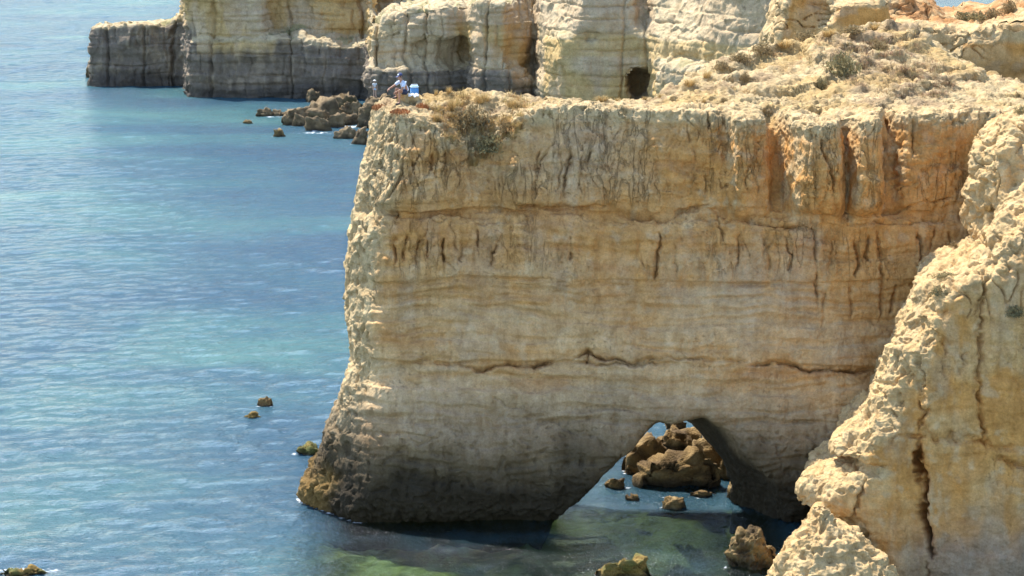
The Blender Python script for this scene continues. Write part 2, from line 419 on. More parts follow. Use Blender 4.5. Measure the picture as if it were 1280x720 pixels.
V_CRACKS = [PL(*a) for a in [
    ([(486, 165), (492, 200), (484, 225), (480, 250)], 1.3), ([(514, 165), (516, 195), (512, 230)], 1.2), ([(500, 215), (494, 235), (482, 255)],), ([(540, 190), (538, 215)],), ([(556, 180), (558, 225)], 1.2),
    ([(675, 190), (668, 225)],), ([(690, 185), (672, 215), (668, 250)],), ([(703, 190), (700, 240)], 1.2), ([(715, 185), (708, 215), (706, 250)], 1.2), ([(728, 195), (726, 225)],), ([(738, 190), (735, 215)],),
    ([(493, 290), (494, 330)], 1.2), ([(508, 290), (504, 325)], 1.3), ([(524, 295), (522, 318), (520, 335)], 1.2), ([(535, 300), (536, 325)],), ([(553, 297), (557, 328)], 1.3), ([(578, 300), (577, 328)],), ([(596, 285), (598, 320)],), ([(620, 305), (614, 335)],),
    ([(713, 290), (714, 330)],), ([(800, 300), (802, 340)], .8), ([(826, 290), (820, 350)], .9), ([(842, 300), (844, 345)], .7), ([(898, 265), (904, 300)], 1.1), ([(925, 285), (920, 335)],), ([(955, 295), (960, 340)], 1.), ([(980, 290), (988, 320), (983, 335)], 1.1), ([(1015, 270), (1020, 380)], .8),
    ([(1055, 150), (1056, 190), (1060, 205)], 1.8, 1.3), ([(1022, 165), (1026, 190), (1036, 205), (1036, 240)], 1.5, 1.1), ([(1010, 190), (1012, 240)], 1.2), ([(1028, 215), (1040, 260)], .9), ([(1046, 205), (1054, 250)], .9),
    ([(1110, 128), (1112, 180), (1108, 225), (1098, 260)], 2.2, 1.6), ([(1132, 150), (1128, 185), (1122, 215)], 1.2), ([(1146, 150), (1144, 200)], .9), ([(970, 150), (975, 200)], 1.3),
    ([(1068, 300), (1074, 325), (1066, 345)], 1.3), ([(1084, 295), (1082, 325)], 1.2), ([(1096, 280), (1100, 340), (1098, 400)], 1.6, 1.2), ([(1148, 290), (1152, 320), (1150, 335)], 1.4), ([(1170, 285), (1164, 310)], 1.3), ([(1190, 290), (1186, 320)], 1.1), ([(1120, 350), (1110, 390)], .8), ([(1040, 300), (1036, 340)], 1.), ([(1030, 360), (1026, 400)], .6), ([(1062, 355), (1060, 395)], .6),
    ([(905, 150), (900, 200)], 1.0), ([(886, 140), (888, 165)], 1.0), ([(870, 185), (866, 230)], .6), ([(860, 150), (862, 180)], .7),
    ([(566, 432), (562, 450), (566, 465)], .6), ([(733, 432), (730, 448)], 1.)]]
H_CRACKS = [PL(a, b, c, 92.0) for a, b, c in [
    ([(516, 452), (540, 449), (570, 455)], .7, 1.0), ([(570, 452), (600, 461), (640, 454), (668, 458), (700, 447)], 1.3, 1.1), ([(716, 449), (735, 438), (752, 448), (790, 452), (830, 449)], 1.1, 1.0), ([(716, 452), (760, 455), (830, 453)], .8, .9), ([(935, 455), (965, 448), (1010, 458), (1060, 460), (1110, 457)], 1.2, 1.0), ([(830, 446), (935, 449)], .5, 1.),
    ([(475, 270), (520, 276), (560, 270), (600, 275)], .9, 1.2), ([(640, 262), (700, 268), (770, 262)], .8, 1.4), ([(770, 268), (830, 277), (890, 262)], 1., 1.1), ([(890, 268), (990, 285), (1020, 290)], 1., 1.2), ([(1060, 268), (1110, 272), (1160, 258), (1215, 252)], .7, 1.), ([(1060, 285), (1130, 280), (1200, 275)], .6, 1.),
    ([(610, 490), (640, 505), (655, 506)], .25, .6), ([(660, 518), (690, 520), (720, 535)], .25, .6)]]
def main_disp(P, Nn):
    x, y, z = P[:, 0], P[:, 1], P[:, 2]
    face = sstep(0.25, 0.75, -Nn[:, 1]) * sstep(94.6, 94.0, y)
    xl = np.interp(z, LZ, LX)
    flank = sstep(2.0, 1.2, x - xl + (93.5 - y) * 0.35)
    rimd = top_i(x, y) - z
    rim = sstep(1.0, 0.2, rimd)
    upper = sstep(0.3, 0.7, Nn[:, 2])
    bA = sstep(12.2, 13.0, z); bB = sstep(9.2, 10.4, z) * sstep(12.0, 11.6, z)
    crumb = np.clip(np.maximum(np.maximum(rim * (0.5 + 0.5 * (perlin(P, .8, 91) > -.1)), flank), 0.25 * bA) + 0.5 * upper * sstep(95.5, 94.6, y), 0, 1)
    st = np.stack([x, y * .6, z * .23], 1)
    wp = P + 0.35 * np.stack([perlin(P, .9, 21), perlin(P, .9, 22), perlin(P, .9, 23)], 1)
    d = 0.28 * fbm(wp, .28, 2, 1) * (0.5 + 0.5 * face)
    flm = sstep(-.5, .3, perlin(P, .35, 6)) * (1 - .65 * sstep(12.8, 13.6, x))
    d += face * (0.15 * bA * (.3 + .7 * flm) + 0.08 * bB * flm + 0.02) * ridged(st, .95, 4, 5, .55)
    # random small gashes in the two fluted bands
    sw = np.stack([wp[:, 0], wp[:, 1] * .4, wp[:, 2] * .36], 1)
    n = perlin(sw, 1.5, 9); msk = sstep(0.0, .35, perlin(P, .55, 12))
    d -= face * (bA * .15 + bB * .12) * msk * np.exp(-np.abs(n / .026) ** 1.4)
    n2 = perlin(sw, 2.6, 14); d -= face * (bA * .07 + bB * .05) * np.exp(-np.abs(n2 / .05) ** 1.4) * sstep(-.1, .3, perlin(P, .9, 15))
    d -= face * polyline_groove(P, V_CRACKS, .38, .040, .10)
    d -= face * polyline_groove(P, H_CRACKS, .34, .05, .09, 60)
    # ledges: the harder bed above stands over the softer one
    for zl_, am, ln, sd in ((6.28, .20, .55, 80), (9.35, .10, .5, 82), (12.05, .22, .5, 84), (4.1, .07, .35, 86), (13.9, .08, .3, 88), (7.7, .05, .25, 89)):
        zz = zl_ - (z + .22 * perlin(np.stack([x, y, 0 * z], 1), .22, sd) + .05 * perlin(P, 1.3, sd + 1))
        d -= face * (1 - .8 * flank) * am * sstep(-.035, .035, zz) * np.exp(-zz.clip(0) / ln) * sstep(-.45, .1, perlin(np.stack([x, y, 0 * z], 1), .3, sd + 3))
    # ledge of lumps under the fluted band
    F1, F2 = worley(wp, 1.7, 3)
    lump = sstep(.35, .05, np.abs(z - 12.1 - .2 * perlin(P, .5, 33)))
    d += face * lump * (.16 - .35 * F1) * sstep(-.3, .3, perlin(P, .3, 34))
    # thin bedding
    zl = z + .5 * perlin(P, .16, 41) + .12 * perlin(P, .9, 42)
    bed = perlin(np.stack([0 * z, 0 * z, zl], 1), 1.9, 43) + .6 * perlin(np.stack([x * .12, 0 * z, zl], 1), 4.6, 44)
    d += face * (1 - .85 * flank) * (.07 + .05 * sstep(11.5, 9, z)) * np.clip(bed * 2.2, -.8, .8) * sstep(.6, 2.5, z)
    # crumbly rough skin
    F1b, F2b = worley(wp, 3.3, 7)
    holes = sstep(.22, .42, perlin(wp, 3.4, 30))
    d += crumb * (.03 * (0.5 - F1b) + .11 * facet(P, 1.5, 45) + .04 * facet(P, 3.8, 46) + .18 * ridged(np.stack([wp[:, 0], wp[:, 1], wp[:, 2] * .7], 1), 1.15, 5, 25, .58) - .10 * holes)
    d += (1 - crumb) * (.045 + .06 * bA + .03 * bB) * (fbm(P, 1.4, 4, 27, .6) + .5 * ridged(P, 2.6, 3, 28, .6))
    d -= face * holes * (sstep(5, 2.5, z) * .07 + .025)
    d += sstep(1.9, .3, z) * (.12 * (.5 - F1b) + .16 * ridged(P, 1.6, 4, 35))
    # soil and rubble on the top
    d += upper * sstep(94.6, 96, y) * (.12 * fbm(P, .6, 4, 37, .6) + .10 * ridged(P, 1.3, 4, 38, .62) + .06 * facet(P, 1.6, 39))
    return P + Nn * d[:, None]
def gauss(px, py, rx, ry, x, z, Y=92.6):
    q = at_y(px, py, Y); k = scale_at(q)
    return np.exp(-((x - q[0]) / (rx / k)) ** 2 - ((z - q[2]) / (ry / k)) ** 2)
def main_col(P, Nn):
    x, y, z = P[:, 0], P[:, 1], P[:, 2]
    n1 = fbm(P, .28, 3, 61); n2 = fbm(np.stack([x, y, z * .35], 1), .9, 4, 64); n3 = fbm(P, 1.6, 3, 67)
    st = fbm(np.stack([x * .25, y * .25, z * 1.0], 1), 1.1, 3, 70)
    c = lerp3(np.tile(TAN, (len(P), 1)), OCH, .62 * sstep(-.25, .45, n1 + .5 * st))
    c = lerp3(c, GRY, .6 * sstep(.0, .5, n2) * sstep(-.5, .3, perlin(P, .3, 63)))
    lay = fbm(np.stack([x * .05, y * .05, z + .3 * n1], 1), 1.3, 3, 73)
    c = lerp3(c, PAL, .5 * sstep(.05, .45, lay)); c = lerp3(c, C3(.50, .31, .14), .4 * sstep(.05, .45, -lay))
    c = lerp3(c, OCH, .55 * sstep(6.0, 9.5, z + .8 * n1) * sstep(-.45, .25, fbm(P, .22, 2, 75) + .025 * (x - 4)))
    c = lerp3(c, C3(.55, .40, .225), .45 * sstep(7.5, 5.2, z + .9 * n1))
    o = np.clip(gauss(900, 250, 130, 60, x, z) + gauss(1120, 240, 150, 170, x, z) + .7 * gauss(760, 250, 70, 50, x, z) + .6 * gauss(560, 300, 90, 60, x, z), 0, 1)
    c = lerp3(c, OCH, .6 * o * sstep(-.5, .3, n2 * -1 + .1))
    g = np.clip(.9 * gauss(860, 345, 110, 30, x, z) + gauss(530, 510, 35, 60, x, z) + gauss(600, 520, 70, 40, x, z) + .8 * gauss(960, 370, 60, 60, x, z) + .9 * gauss(740, 190, 60, 45, x, z) + .7 * gauss(840, 530, 160, 30, x, z) + .6 * gauss(650, 330, 60, 60, x, z), 0, 1)
    c = lerp3(c, GRY, .6 * g * sstep(-.6, .3, n2 + .2))
    c = lerp3(c, PAL, .5 * sstep(.25, .7, n3) )
    c = lerp3(c, BRN, .28 * sstep(.25, .7, -n2 + .3 * n3) * sstep(11, 12.5, z))
    c = lerp3(c, RUS, .35 * sstep(.3, .8, st + .3 * n3))
    # weathered crust on the rim, seaward end and top, partly painted sunlight
    xl = np.interp(z, LZ, LX)
    flank = sstep(2.3, 1.1, x - xl + (93.5 - y) * 0.35)
    cru = np.clip(np.maximum(flank * sstep(2, 4, z), sstep(.9, .15, top_i(x, y) - z + .35 * n3)), 0, 1)
    c = lerp3(c, CREAM, .9 * cru)
    c = lerp3(c, CREAM, .6 * sstep(.35, .75, -Nn[:, 0]) * sstep(5, 8, z) * sstep(-.3, .3, n3))  # sides facing the sun painted cream, as if lit
    topm = sstep(.35, .7, Nn[:, 2]) * sstep(94.3, 95.5, y)
    soil = lerp3(np.tile(C3(.47, .355, .19), (len(P), 1)), C3(.30, .21, .12), np.maximum(.75 * sstep(.1, .55, n2), .8 * sstep(12.3, 14.5, x) * sstep(19.5, 17.5, x) * sstep(-.35, .25, n2)))
    soil = lerp3(soil, C3(.44, .30, .12), .7 * sstep(.1, .5, n1))
    c = lerp3(c, soil, topm)
    # tide zone: weed and barnacles; inside the arch also painted shade
    tz = z + .7 * n1 + .35 * n2 - 1.4 * sstep(91.3, 92.2, y) * sstep(6, 7.5, x) * sstep(4.4, 3.6, z)
    c = lerp3(c, C3(.27, .20, .12), .7 * sstep(5.8, 3.8, tz))
    c = lerp3(c, C3(.105, .08, .047), .9 * sstep(4.3, 2.3, tz))
    c = lerp3(c, C3(.034, .027, .017), .93 * sstep(2.7, 1.3, tz))
    c = lerp3(c, C3(.24, .15, .05), .8 * sstep(2.0, .8, tz) * flank)
    return c
def main_detail(c, n):
    L = np.full(len(c), 2)
    L[c[:, 1] > 97.2] = 1
    L[(n[:, 1] > .45) & (c[:, 2] < 13)] = 1
    L[(c[:, 0] > 17.8) & (c[:, 2] < 14.3)] = 1
    L[c[:, 1] > 113] = 0
    return L
V, Q, coarse_main = rock_body(((-11, 31), (88.5, 118), (-1.6, 20.5)), .17, main_field, detail=main_detail)
Nn = normals(V, Q)
V2 = main_disp(V, Nn)
fl_ = sstep(.2, .7, -Nn[:, 1]) * (.12 + .8 * sstep(11.8, 12.8, V[:, 2]) + .5 * sstep(9, 10.4, V[:, 2]) * sstep(12, 11.6, V[:, 2])) * sstep(-.35, .2, perlin(V, .4, 77)) * sstep(3.5, 6, V[:, 2])
main_me = mesh_from('cliff', V2, Q, main_col(V, Nn), attrs={'flute': fl_})
link('cliff', main_me, M_CLIFF, kind='structure', label='ochre sea cliff with a low arch through its foot')
print('main', len(Q), time.time() - T0)

# ================================================================== 2. the near cliff on the right
B1Z, B1X = prof([(1330, 170), (1290, 222), (1245, 278), (1222, 323), (1205, 338), (1168, 350), (1145, 366), (1136, 395), (1118, 430), (1105, 460), (1098, 490), (1085, 512), (1062, 535), (1040, 557), (1042, 568), (1085, 574), (1046, 580), (1018, 596), (1000, 608), (1008, 622), (1032, 636), (1055, 680), (1070, 720), (1070, 745)], 85.6)
B2Z, B2X = prof([(1330, 125), (1285, 147), (1248, 153), (1226, 178), (1213, 205), (1207, 245), (1209, 285), (1222, 315), (1225, 400)], 89.5)
def right_field(P):
    x, y, z = P[:, 0], P[:, 1], P[:, 2]
    xl = np.interp(z, B1Z, B1X)
    yf = np.interp(z, [-2, 0, 4, 8, 10, 12, 14, 16], [83.2, 83.4, 84.1, 84.6, 85.0, 85.6, 86.6, 88.0])
    yf = yf + .5 * np.interp(x, [11, 14, 14.6, 15.2, 18, 18.6, 20], [0, 0, .5, 0, 0, .35, -.2])
    u, v = x - xl - .21 * (y - 86.0).clip(-1, 9), y - yf
    f = smax(smax(-u, -v, .25), 1.0 - (.75 * u + .66 * v), .35)
    f = smax(f, y - 92.5, .5); f = smax(f, z - (15.2 + .25 * (x - 18)), .5)
    xl2 = np.interp(z, B2Z, B2X)
    yf2 = np.interp(z, [0, 10, 14, 17], [88.0, 88.4, 88.8, 90.2])
    u2, v2 = x - xl2 - .23 * (y - 89.5).clip(-1, 9), y - yf2
    f2 = smax(smax(-u2, -v2, .35), .85 - (.75 * u2 + .66 * v2), .35); f2 = smax(f2, y - 95, .5)
    f2 = smax(f2, z - 16.4, .4)
    # the pointed lump at the foot
    ap = at_y(1024, 628, 82.6)
    r = np.hypot((x - ap[0]) * np.where(x < ap[0], 1.05, .62), (y - ap[1]) * .75)
    f3 = (r - np.interp(z, [-1, 0, ap[2] * .6, ap[2], ap[2] + 1], [2.3, 1.9, 1.0, .18, -.8])) * .8
    return smin(smin(f, f2, .25), f3, .12)
def PR(pts, dm=1., wm=1.): return ([XZ(a, b, 84.6) for a, b in pts], dm, wm)
R_CR = [PR(*a) for a in [([(1150, 440), (1156, 500), (1148, 545)], .8, 1.0), ([(1147, 548), (1149, 600), (1151, 640), (1162, 690)], 3.6, 1.25), ([(1238, 330), (1228, 420), (1222, 480), (1226, 560)], 1.1, 1.2), ([(1210, 440), (1200, 470)], .5), ([(1240, 345), (1222, 400)], 1.), ([(1078, 590), (1072, 625), (1062, 650)], 1.2, .8), ([(1268, 300), (1262, 350)], .8), ([(1154, 690), (1150, 720)], .7), ([(1178, 420), (1180, 470)], .5)]]
R_CH = [PR(*a) for a in [([(1095, 560), (1130, 545), (1160, 541), (1200, 548), (1280, 560)], 1.0, 1.5), ([(1240, 570), (1290, 580)], .9, 1.2), ([(1110, 470), (1180, 480), (1280, 470)], .25, 1.5)]]
def right_disp(P, Nn):
    x, y, z = P[:, 0], P[:, 1], P[:, 2]
    face = sstep(.3, .8, -Nn[:, 1])
    lit = np.clip(sstep(.25, .7, -Nn[:, 0]) + sstep(.2, .6, Nn[:, 2]), 0, 1)
    wp = P + .3 * np.stack([perlin(P, 1., 121), perlin(P, 1., 122), perlin(P, 1., 123)], 1)
    d = .25 * fbm(wp, .4, 2, 101)
    F1, F2 = worley(wp, 2.3, 5); G1, G2 = worley(wp, 5.0, 6)
    d += lit * (.10 * fbm(wp, .9, 2, 114) + .14 * ridged(P, .42, 3, 116, .5) + .15 * facet(P, 1.05, 117) + .05 * facet(P, 2.6, 118) + .03 * (.5 - F1) * sstep(-.3, .3, perlin(P, .7, 115)) + .03 * (.5 - G1) + .05 * ridged(np.stack([wp[:, 0], wp[:, 1], wp[:, 2] * .8], 1), 1.6, 4, 105, .7) - .14 * sstep(.22, .42, perlin(wp, 2.6, 107)) + .05 * fbm(P, 4.2, 2, 112, .7))
    d += (1 - lit) * .06 * (fbm(P, 1.5, 4, 106, .6) + .5 * ridged(P, 2.6, 3, 109, .6))
    zl = z + .6 * perlin(P, .2, 141) + .12 * perlin(P, .9, 142)
    for zb_, am in ((2.2, .16), (3.9, .2), (5.4, .1), (6.6, .18), (8.1, .14), (9.3, .2), (10.6, .12), (11.6, .18), (12.7, .14), (13.6, .16)):
        d -= (.25 + .75 * lit) * am * np.exp(-np.abs((zl - zb_) / .075) ** 1.4) * sstep(-.25, .25, perlin(P, .45, int(zb_ * 10)))
    d += .05 * np.clip(2.2 * perlin(np.stack([0 * z, 0 * z, zl], 1), 1.7, 143) + 1.2 * perlin(np.stack([x * .2, 0 * z, zl], 1), 4.3, 144), -.8, .8)
    st = np.stack([x, y, z * .3], 1)
    d += face * .09 * fbm(st, .9, 3, 108)
    d -= face * (polyline_groove(P, R_CR, .36, .06, .18, 131) + polyline_groove(P, R_CH, .3, .08, .22, 133))
    n = perlin(np.stack([wp[:, 0], wp[:, 1] * .5, wp[:, 2] * .4], 1), 1.1, 110)
    d -= .2 * np.exp(-np.abs(n / .035) ** 1.4) * sstep(0, .3, perlin(P, .5, 111)) * sstep(8, 10, z)
    return P + Nn * d[:, None]
def right_col(P, Nn):
    x, y, z = P[:, 0], P[:, 1], P[:, 2]
    n1 = fbm(P, .35, 3, 161); n2 = fbm(np.stack([x, y, z * .4], 1), .9, 4, 164); n3 = fbm(P, 1.8, 3, 167)
    c = lerp3(np.tile(C3(.60, .37, .15), (len(P), 1)), C3(.59, .30, .085), sstep(-.2, .5, n1))
    c = lerp3(c, C3(.50, .37, .215), .5 * sstep(.0, .6, n2)); c = lerp3(c, PAL, .5 * sstep(.2, .7, n3))
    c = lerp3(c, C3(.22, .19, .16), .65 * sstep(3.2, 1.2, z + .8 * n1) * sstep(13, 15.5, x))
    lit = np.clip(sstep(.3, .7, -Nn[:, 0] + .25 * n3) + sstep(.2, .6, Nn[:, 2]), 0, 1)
    return lerp3(c, C3(.53, .395, .205), .7 * lit)  # sun-facing sides and tops painted paler, as if lit
V, Q, coarse_right = rock_body(((8.4, 22), (79.5, 93.5), (-.5, 17)), .15, right_field, detail=lambda c, n: np.where((n[:, 1] > .25) | (c[:, 1] > 91.8), 1, 2))
Nn = normals(V, Q)
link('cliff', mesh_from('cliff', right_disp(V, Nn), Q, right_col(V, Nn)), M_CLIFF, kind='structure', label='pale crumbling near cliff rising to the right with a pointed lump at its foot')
print('right', len(Q), time.time() - T0)

# ================================================================== 3. rock wall behind the hollow, and the outcrops above the slope
def pxX(px, Y, py=60): return at_y(px, py, Y)[0]
def wall_field(P):
    x, y, z = P[:, 0], P[:, 1], P[:, 2]
    top = np.interp(x, [pxX(a, 124) for a in (1100, 1135, 1160, 1230, 1300)], [at_y(a, b, 124)[2] for a, b in ((0, 40), (0, 33), (0, 38), (0, 32), (0, 24))])
    yf = 124.0 + np.interp(z, [12.5, 13.5, 14.3, 15.2, 16.2, 17], [.3, .8, .9, -.1, -.25, .3]) - .8 * np.interp(x, [pxX(1150, 124), pxX(1185, 124), pxX(1200, 124), pxX(1300, 124)], [-1.6, -.6, .6, 0])
    f = smax(yf - y, (z - top - .02 * (y - 124)) * .9, .3)
    f = smax(f, pxX(1095, 124) - x, .5); f = smax(f, y - 136, .5)
    # pale outcrop standing above the slope, rusty knoll beside it
    def blob(px0, px1, pyt, Y, d, pyb=48):
        a, b = pxX(px0, Y), pxX(px1, Y); cx, rx = (a + b) / 2, (b - a) / 2
        zt, zb = at_y(640, pyt, Y)[2], at_y(640, pyb, Y)[2]
        return smax(smax(np.abs(x - cx) - rx + .35 * (z - zb).clip(0, 9) * .6, np.abs(y - Y - d) - d, .5), z - zt, .4)
    g = smin(blob(972, 1052, -22, 125, 4), blob(1030, 1118, 2, 124, 3), .3)
    g = smin(g, blob(1060, 1160, -30, 131, 5, 30), .4)
    kn = smax(z - np.interp(x, [pxX(a, 128) for a in (1090, 1120, 1150, 1172, 1190, 1206, 1300)], [at_y(640, b, 128)[2] for b in (-30, -22, -4, 10, 24, 38, 42)]), 126.5 + (z - 16.5) * .9 - y, .4)
    kn = smax(smax(kn, y - 140, .5), pxX(1085, 128) - x, .5)
    return smin(smin(f, g, .25), kn, .3)
def wall_disp(P, Nn):
    wp = P + .4 * np.stack([perlin(P, .8, 221), perlin(P, .8, 222), perlin(P, .8, 223)], 1)
    F1, F2 = worley(wp, 1.4, 8)
    lit = np.clip(sstep(.1, .6, -Nn[:, 0]) + sstep(.1, .5, Nn[:, 2]), 0, 1)
    d = .3 * fbm(wp, .35, 2, 201) + (.12 + .88 * lit) * (.05 * (.5 - F1) + .28 * facet(wp, 1.0, 206) + .2 * ridged(P, .9, 4, 205, .6))
    n = perlin(np.stack([wp[:, 0], wp[:, 1], wp[:, 2] * 2.2], 1), .9, 210)
    d -= .3 * np.exp(-(n / .06) ** 2) * sstep(0, .3, perlin(P, .4, 211))
    return P + Nn * d[:, None]
def wall_col(P, Nn):
    x, y, z = P[:, 0], P[:, 1], P[:, 2]
    n1 = fbm(P, .3, 3, 261); n2 = fbm(P, .9, 3, 264)
    c = lerp3(np.tile(TAN, (len(P), 1)), OCH, sstep(-.4, .2, n1)); c = lerp3(c, GRY, .5 * sstep(.1, .6, n2))
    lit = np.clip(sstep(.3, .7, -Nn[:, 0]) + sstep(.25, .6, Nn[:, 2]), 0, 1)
    c = lerp3(c, CREAM, .85 * lit)  # cream on sunward sides and tops stands in for sunlight
    k = sstep(pxX(1060, 128), pxX(1110, 128), x) * sstep(125.8, 127, y) * sstep(16.3, 17.1, z)
    return lerp3(c, RUS, k * sstep(-.7, .2, n2) * .8)
V, Q, coarse_wall = rock_body(((11, 36), (117, 141), (11.5, 22)), .25, wall_field, detail=lambda c, n: np.where((n[:, 1] > .1) | (c[:, 1] > 131) | (n[:, 2] > .8), 1, 2))
Nn = normals(V, Q)
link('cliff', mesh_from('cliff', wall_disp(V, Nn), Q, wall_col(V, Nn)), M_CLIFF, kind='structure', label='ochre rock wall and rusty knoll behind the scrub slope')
print('wall', len(Q), time.time() - T0)

# ================================================================== 4. the far headland
def colx(tab): return np.array([pxX(a, Y, 80) for a, Y, *_ in tab]), np.array([[Y, *r] for _, Y, *r in tab], float)
# px, front depth, ledge heights z1, z2, setbacks o1, o2, lean of the top, top height
_far = [(80, 277, 6.0, 20, .3, 0, 0, 7.0), (108, 277, 6.0, 20, .3, 0, 0, 7.15), (212, 277.2, 6.0, 20, .3, 0, 0, 7.4), (222, 277.4, 6, 20, .3, 0, 0, 8.2), (230, 277, 6, 20, .3, 0, 0, 10),
        (231.5, 264, 6.4, 11, .6, 0, .1, 15), (330, 263, 6.4, 11, .6, 0, .1, 15), (336, 263, 6.7, 11, 4, 0, .1, 15), (380, 263, 7.2, 11, 4.5, 0, .1, 15), (386, 262.6, 6.3, 11, 3, 0, .1, 15), (440, 262, 6.2, 11, 4, 0, .1, 15), (458, 262, 6.4, 11, 4.5, 0, .1, 15),
        (461, 250, 4.6, 7.2, 1.5, .2, .5, 8.5), (478, 249.5, 4.6, 7.2, 2.2, -.5, .6, 9.6), (500, 249, 4.7, 7.2, 2.2, -.8, .3, 10.4), (545, 249.3, 4.7, 7.2, 2.0, -1.3, .1, 10.9), (550, 250, 4.7, 7.2, 2.4, -2.6, .1, 11.0), (577, 251.5, 4.7, 7.2, 3.0, -4.0, .1, 11.2), (583, 252.5, 4.8, 7.2, 3.5, -4.5, .1, 11.2), (587, 249.4, 4.9, 7.2, 1.0, -1.0, .1, 11.2), (600, 247, 4.9, 7.2, .8, -.3, .1, 11.2), (630, 246.6, 4.9, 7.2, .9, -.3, .1, 11.3), (642, 247, 4.6, 7.4, 1.6, .6, .5, 11.6), (660, 248, 3.6, 7.4, 4.0, -1.5, .8, 13), (672, 249, 3.4, 7.4, 5.0, -2.0, .9, 15),
        (678, 242, 5.0, 8.0, .5, .8, 1.1, 15), (700, 237, 6.5, 8.7, -.3, 2.2, 1.3, 15), (715, 236.5, 6.6, 8.7, -.3, .8, .7, 15), (722, 236, 6.6, 8.9, .25, -.3, .2, 15), (795, 235.5, 6.6, 8.9, .25, .1, .3, 15), (800, 235, 6.6, 8.9, .25, 1.0, 1.2, 15), (812, 235, 6.6, 8.9, .25, 1.0, 1.2, 15), (822, 229.5, 6.5, 8.9, 2.6, 1.0, 1.2, 15), (850, 226, 6.6, 8.9, 3.0, 1.0, 1.4, 15), (880, 223, 6.8, 9.0, 2.4, .8, 1.2, 15), (894, 222, 6.9, 9.1, 1.2, .2, .6, 15), (925, 220, 7.0, 9.2, .4, .1, .15, 15), (980, 216, 7.2, 9.5, .4, .2, .2, 15), (1010, 212, 7.2, 9.5, .4, .5, .8, 15), (1130, 204, 7.5, 10, .3, .5, .8, 15)]
FXs, FT = colx(_far)
def far_field(P):
    x, y, z = P[:, 0], P[:, 1], P[:, 2]
    y0, z1, z2, o1, o2, lean, tp = (np.interp(x, FXs, FT[:, k]) for k in range(7))
    yf = y0 + o1 * sstep(z1 - .25, z1 + .25, z) + o2 * sstep(z2 - .25, z2 + .25, z) + lean * (z - z2).clip(0, 9) + .06 * z
    f = smax(yf - y, (z - tp) * .9, .35)
    f = smax(f, y - (np.interp(x, [-50, -36, -30, -8, 0, 30], [287, 290, 286, 268, 275, 275])), .6)
    f = smax(f, FXs[1] - x, .6); f = smax(f, x - 33.5, .5)
    # the higher stack that stands behind the notch
    f = smin(f, smax(smax(smax(267.5 - y, x - pxX(500, 267) - (11.5 - z).clip(-1, 9) * .35, .4), y - 284, .4), np.where(x < -24, 1.0, -9.0), .3), .2)
    # sea cave and hollows
    for px, py, Y, rx, rz, ry in ((801, 106, 235.0, 1.05, 1.6, 6.0), (522, 59, 250.5, .75, .6, 2), (664, 79, 247, .9, .7, 3.), (740, 48, 236, .7, .5, 1.6), (652, 62, 248, 1.5, 1.6, 2)):
        q = at_y(px, py, Y)
        f = smax(f, -(np.sqrt(((x - q[0]) / rx) ** 4 + ((y - Y) / ry) ** 4 + ((z - q[2]) / rz) ** 4) - 1) * min(rx, rz) * .6, .1)
    return f
def far_disp(P, Nn):
    x, y, z = P[:, 0], P[:, 1], P[:, 2]
    wp = P + .22 * np.stack([fbm(P, .6, 3, 321), fbm(P, .6, 3, 322), fbm(P, .6, 3, 323)], 1)
    lay = np.floor(z / 2.3 + .3 * perlin(P, .1, 330))
    sv = np.stack([wp[:, 0], wp[:, 1] * .4 + 3.7 * lay, wp[:, 2] * .05], 1)
    left = sstep(pxX(690, 240), pxX(640, 245), x)
    d = .35 * fbm(wp, .3, 2, 301)
    big = np.stack([wp[:, 0], wp[:, 1] * .3, z * .02], 1)
    n = perlin(big, .22, 305); d -= (.35 + .3 * left) * np.exp(-np.abs(n / .022) ** 1.4)
    n = perlin(sv, .42, 308); d -= (.05 + .2 * left) * np.exp(-np.abs(n / .03) ** 1.4)
    d += left * .35 * np.clip(2 * perlin(np.stack([x, 9.1 * lay, 0 * x], 1), .35, 309), -.5, .5)
    hz = z + .25 * perlin(P, .25, 310)
    for zz, a in ((1.5, .2), (2.5, .4), (3.7, .25), (4.7, .35), (5.8, .3), (7.3, .3), (8.3, .2), (8.9, .3), (10.3, .35), (11.6, .25)):
        d -= a * np.exp(-np.abs((hz - zz) / .09) ** 1.4) * sstep(-.4, .3, perlin(P, .2, 311 + int(zz)))
    d += .10 * ridged(sv, .8, 3, 320) + (.08 + .12 * left) * np.clip(2.2 * perlin(np.stack([x * .05, y * .05, hz], 1), .75, 331) + perlin(np.stack([x * .15, y * .1, hz], 1), 1.9, 332), -.7, .7)
    lit = np.clip(sstep(.1, .6, -Nn[:, 0]) + sstep(.1, .5, Nn[:, 2]), 0, 1)
    F1, F2 = worley(wp, .9, 9)
    d += (.1 + .2 * left + .7 * lit) * (.06 * (.5 - F1) + .30 * facet(wp, .62, 326) + .2 * ridged(P, .6, 4, 325, .6)) + .10 * left * facet(np.stack([x, y, z * .6], 1), .5, 327)
    return P + Nn * d[:, None]
